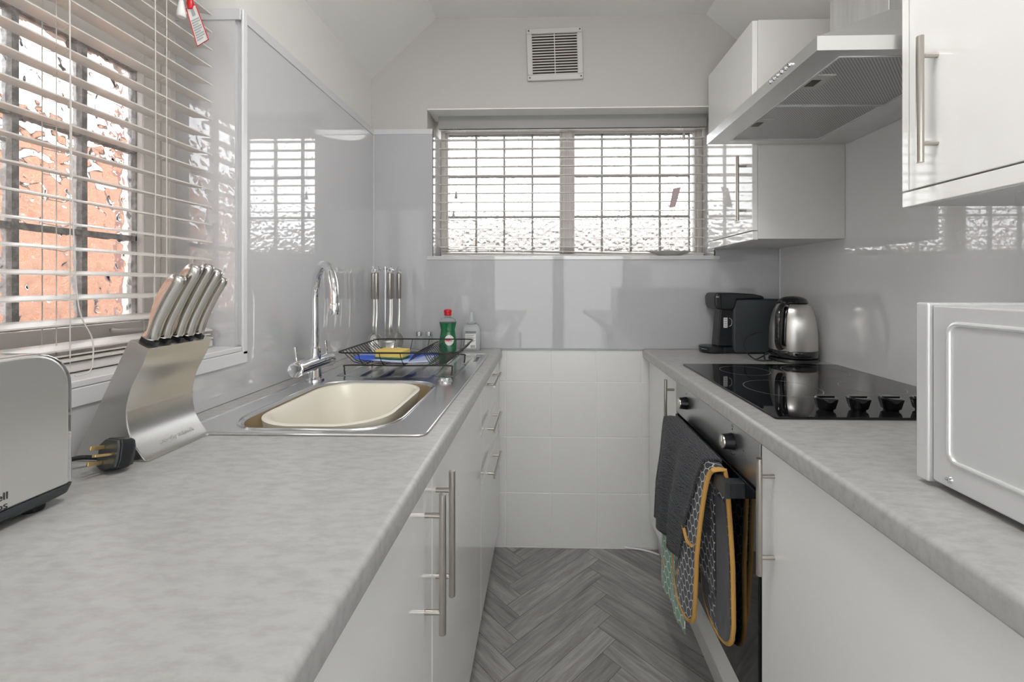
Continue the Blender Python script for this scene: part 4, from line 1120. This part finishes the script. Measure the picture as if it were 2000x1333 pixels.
# brewing head: horizontal drum
hd_ = MB().prism([(.718, z0 + .188), (.711, z0 + .206), (.710, z0 + .236), (.718, z0 + .253), (.775, z0 + .255), (.865, z0 + .250), (.905, z0 + .242), (.915, z0 + .229), (.80, z0 + .226), (.79, z0 + .186), (.75, z0 + .182)], 'y', ya - .004, yb + .004)
build(hd_, 'brewing_head', 'black_plastic', cm, bev=.008, seg=3)
build(MB().prism([(.7155, z0 + .1875), (.7075, z0 + .207), (.7065, z0 + .237), (.715, z0 + .2535), (.738, z0 + .255), (.738, z0 + .184)], 'y', ya - .006, yb + .006), 'head_cap', 'black_plastic', cm, bev=.008, seg=3)
build(MB().cyl((.755, yc, z0 + .150), (.755, yc, z0 + .178), .010, .014, 16), 'nozzle', 'drain_grey', cm)
build(MB().cyl((.716, yc, z0 + .004), (.716, yc, z0 + .028), .050, .052, 40).box(.716, .80, yc - .040, yc + .040, z0 + .002, z0 + .026), 'drip_tray', 'black_plastic', cm, bev=.002)
gm = MB()
for k in range(7): gm.box(.681 + k * .011, .685 + k * .011, yc - .030, yc + .030, z0 + .028, z0 + .0295)
build(gm, 'tray_grille', 'black_gloss', cm)
stk = MB().box(.752, .768, ya + .0148, ya + .0158, z0 + .108, z0 + .150); build(stk, 'sticker', 'white_label', cm)
sp_ = MB()
for k in range(4): sp_.box(.7545, .7655, ya + .0143, ya + .0148, z0 + .112 + k * .0095, z0 + .118 + k * .0095)
build(sp_, 'sticker_print', 'print_grey', cm)
build(MB().tube([(.775 + .011 * math.cos(a), ya + .0140, z0 + .131 + .017 * math.sin(a)) for a in [R(-95 + 190 * k / 14) for k in range(15)]], .0009, 6), 'printed_ring', 'white_label', cm)
mkb = MB().box(.712, .724, ya - .0068, ya - .0058, z0 + .236, z0 + .2385); build(mkb, 'head_wordmark', 'white_label', cm)
build(MB().tube([(.716 + .0525 * math.cos(R(200 + 4 * k)), yc + .0525 * math.sin(R(200 + 4 * k)), z0 + .018) for k in range(8)], .0012, 6), 'tray_wordmark', 'print_grey', cm)

# ------------------------------------------------------------------ cloths over the oven handle
def drape(name, mat_, parent, top, front, back=None, amp=.004, freq=9, phase=0, NS=28, thick=.003, xf_out=.0, uv_scale=1, ramp=1.0, local=None, bar_off=.003, loc=None):
    """top=(y near,y far) on the bar. front=(y near, y far, z near, z far, x bottom, round). back likewise."""
    NT = 30; zt_ = .7275 + bar_off; rows = []
    def side(spec, s, t, xb0):
        yn, yf, zn, zf, xbot, rnd = spec
        e = t ** ramp
        ynear = top[0] + (yn - top[0]) * min(1, e); yfar = top[1] + (yf - top[1]) * min(1, e)
        y = ynear + (yfar - ynear) * s
        zb_ = zn + (zf - zn) * s
        if rnd: q = abs(2 * s - 1); zb_ += rnd * (1 - math.sqrt(max(0, 1 - q ** 2.6)))
        z = (zt_ - .004) + (zb_ - zt_ + .004) * t
        x = xb0 + (xbot - xb0) * min(1, t * 1.6) ** .8
        x += amp * math.sin(freq * s * PI + phase + t * 1.2) * min(1, t * 3)
        return (x, y, z)
    pts = []; uv = []
    tl_ = []
    for t in range(NT, 0, -1): tl_.append(('f', t / NT))
    tl_ += [('t', 0), ('t', .5), ('t', 1)]
    if back:
        for t in range(1, NT + 1): tl_.append(('b', t / NT))
    for kind, t in tl_:
        for i in range(NS + 1):
            s = i / NS
            if kind == 'f': p = side(front, s, t, .419 - bar_off)
            elif kind == 'b': p = side(back, s, t, .433 + bar_off)
            else: p = (.419 - bar_off + t * (.014 + 2 * bar_off), top[0] + (top[1] - top[0]) * s, zt_ + .002 * math.sin(PI * t))
            pts.append(p)
    mb = MB(); mb.v = [Vector(p) for p in pts]; W_ = NS + 1
    nr = len(tl_)
    mb.f = [(r * W_ + i, r * W_ + i + 1, (r + 1) * W_ + i + 1, (r + 1) * W_ + i) for r in range(nr - 1) for i in range(NS)]
    acc = [0.] * nr; m_ = NS // 2
    for r in range(1, nr): acc[r] = acc[r - 1] + (mb.v[r * W_ + m_] - mb.v[(r - 1) * W_ + m_]).length
    wid = abs(front[1] - front[0])
    mb.uv = [(i / NS * wid * uv_scale, acc[r] * uv_scale) for r in range(nr) for i in range(NS + 1)]
    o = build(mb, name, mat_, parent, loc=loc, solid=thick, angle=80)
    edge_near = [mb.v[r * W_] for r in range(nr)]; edge_far = [mb.v[r * W_ + NS] for r in range(nr)]
    return o, mb, W_, nr
# green hexagon towel, inner layer
o, *_ = drape('tea_towel', 'hex_green', None, (1.235, 1.435), (1.232, 1.475, .188, .175, .399, 0), (1.24, 1.43, .45, .45, .446, 0), amp=.004, freq=4, bar_off=.003, loc=(.426, 1.34, .7275))
tag(o, 'pale green tea towel with white honeycomb pattern hanging lowest from the oven handle', 'tea towel')
for (y_, z_) in ((1.285, .372), (1.42, .262)):
    pass
bee = MB()
# printed bees on the green towel
for (y_, z_) in ((1.262, .345), (1.420, .265)):
    for k in range(3): bee.tube([(.3915, y_ + .004 * k - .006, z_ + .002 * k - .005), (.3915, y_ + .004 * k - .003, z_ + .002 * k + .005)], .0014, 6)
build(bee, 'printed_bees', 'mustard', o)
# oven glove
og = thing('oven_glove', 'navy honeycomb double oven glove with mustard piping over the oven handle', 'oven glove', (.426, 1.15, .7275))
gf = (1.135, 1.315, .262, .262, .396, .085); gbk = (1.034, 1.235, .285, .285, .452, .085)
o1, m1, W1, nr1 = drape('glove_body', 'hex_navy', og, (1.052, 1.22), gf, gbk, amp=.0015, freq=2, thick=.006, bar_off=.0075, ramp=.45)
loop = [m1.v[r * W1] for r in range(nr1)] + [m1.v[(nr1 - 1) * W1 + i] for i in range(1, W1)] + [m1.v[r * W1 + W1 - 1] for r in range(nr1 - 2, -1, -1)] + [m1.v[i] for i in range(W1 - 2, 0, -1)]
build(MB().tube(loop, .0058, 10, closed=True), 'piping', 'mustard', og)
# plain quilted lining patch on the rear half
lp = MB(); NS = 20; NT = 30
for t in range(NT + 1):
    for i in range(NS + 1):
        s = .02 + .96 * i / NS; q = abs(2 * s - 1); zb_ = .285 + .085 * (1 - math.sqrt(max(0, 1 - q ** 2.6))) + .004
        z = .655 + (zb_ - .655) * t / NT; tt = max(.02, (.7275 - z) / (.7275 - zb_))
        e = min(1, tt ** .45); yn = 1.052 + (1.034 - 1.052) * e; yf = 1.22 + (1.235 - 1.22) * e
        x = .4405 + (.452 - .4405) * min(1, tt * 1.6) ** .8
        lp.v.append(Vector((x - .0042 + .0008 * math.sin(60 * z) * math.sin(40 * s), yn + (yf - yn) * s, z)))
lp.f = [(r * (NS + 1) + i, r * (NS + 1) + i + 1, (r + 1) * (NS + 1) + i + 1, (r + 1) * (NS + 1) + i) for r in range(NT) for i in range(NS)]
build(lp, 'quilted_lining', 'lining_grey', og, angle=80)
# pocket on the rear half with honeycomb print
pk_ = MB()
for t in range(11):
    for i in range(9):
        y = 1.115 + .11 * i / 8; z = .655 - .27 * t / 10; pk_.v.append(Vector((.4405 + .003 * math.sin(PI * i / 8), y, z)))
pk_.f = [(r * 9 + i, r * 9 + i + 1, (r + 1) * 9 + i + 1, (r + 1) * 9 + i) for r in range(10) for i in range(8)]
pk_.uv = [(v.y, v.z) for v in pk_.v]
build(pk_, 'pocket', 'hex_navy', og, solid=.002, angle=80)
pb = MB().tube(smooth_path([(.3905, 1.140, .497), (.388, 1.17, .492), (.388, 1.20, .512), (.388, 1.24, .54), (.389, 1.28, .555)], 4), .0045, 8)
build(pb, 'pocket_piping', 'mustard', og)
# dark towel, outer layer
o, *_ = drape('tea_towel', 'towel_grey', None, (1.092, 1.448), (1.232, 1.487, .405, .385, .378, 0), (1.10, 1.44, .52, .52, .4475, 0), amp=.009, freq=4.3, phase=.6, thick=.005, bar_off=.0145, ramp=.8, loc=(.426, 1.27, .7275), NS=44)
tag(o, 'dark grey textured tea towel folded over the oven handle', 'tea towel')

# thin cable along the skirting under the tiles
o = build(MB().tube(smooth_path([(.36, 1.921, .012), (.42, 1.915, .008), (.46, 1.905, .006), (.505, 1.88, .006)], 6), .0035, 8), 'cable', 'trim_white', loc=(.43, 1.91, .004))
tag(o, 'thin white cable lying along the foot of the tiled wall', 'cable')
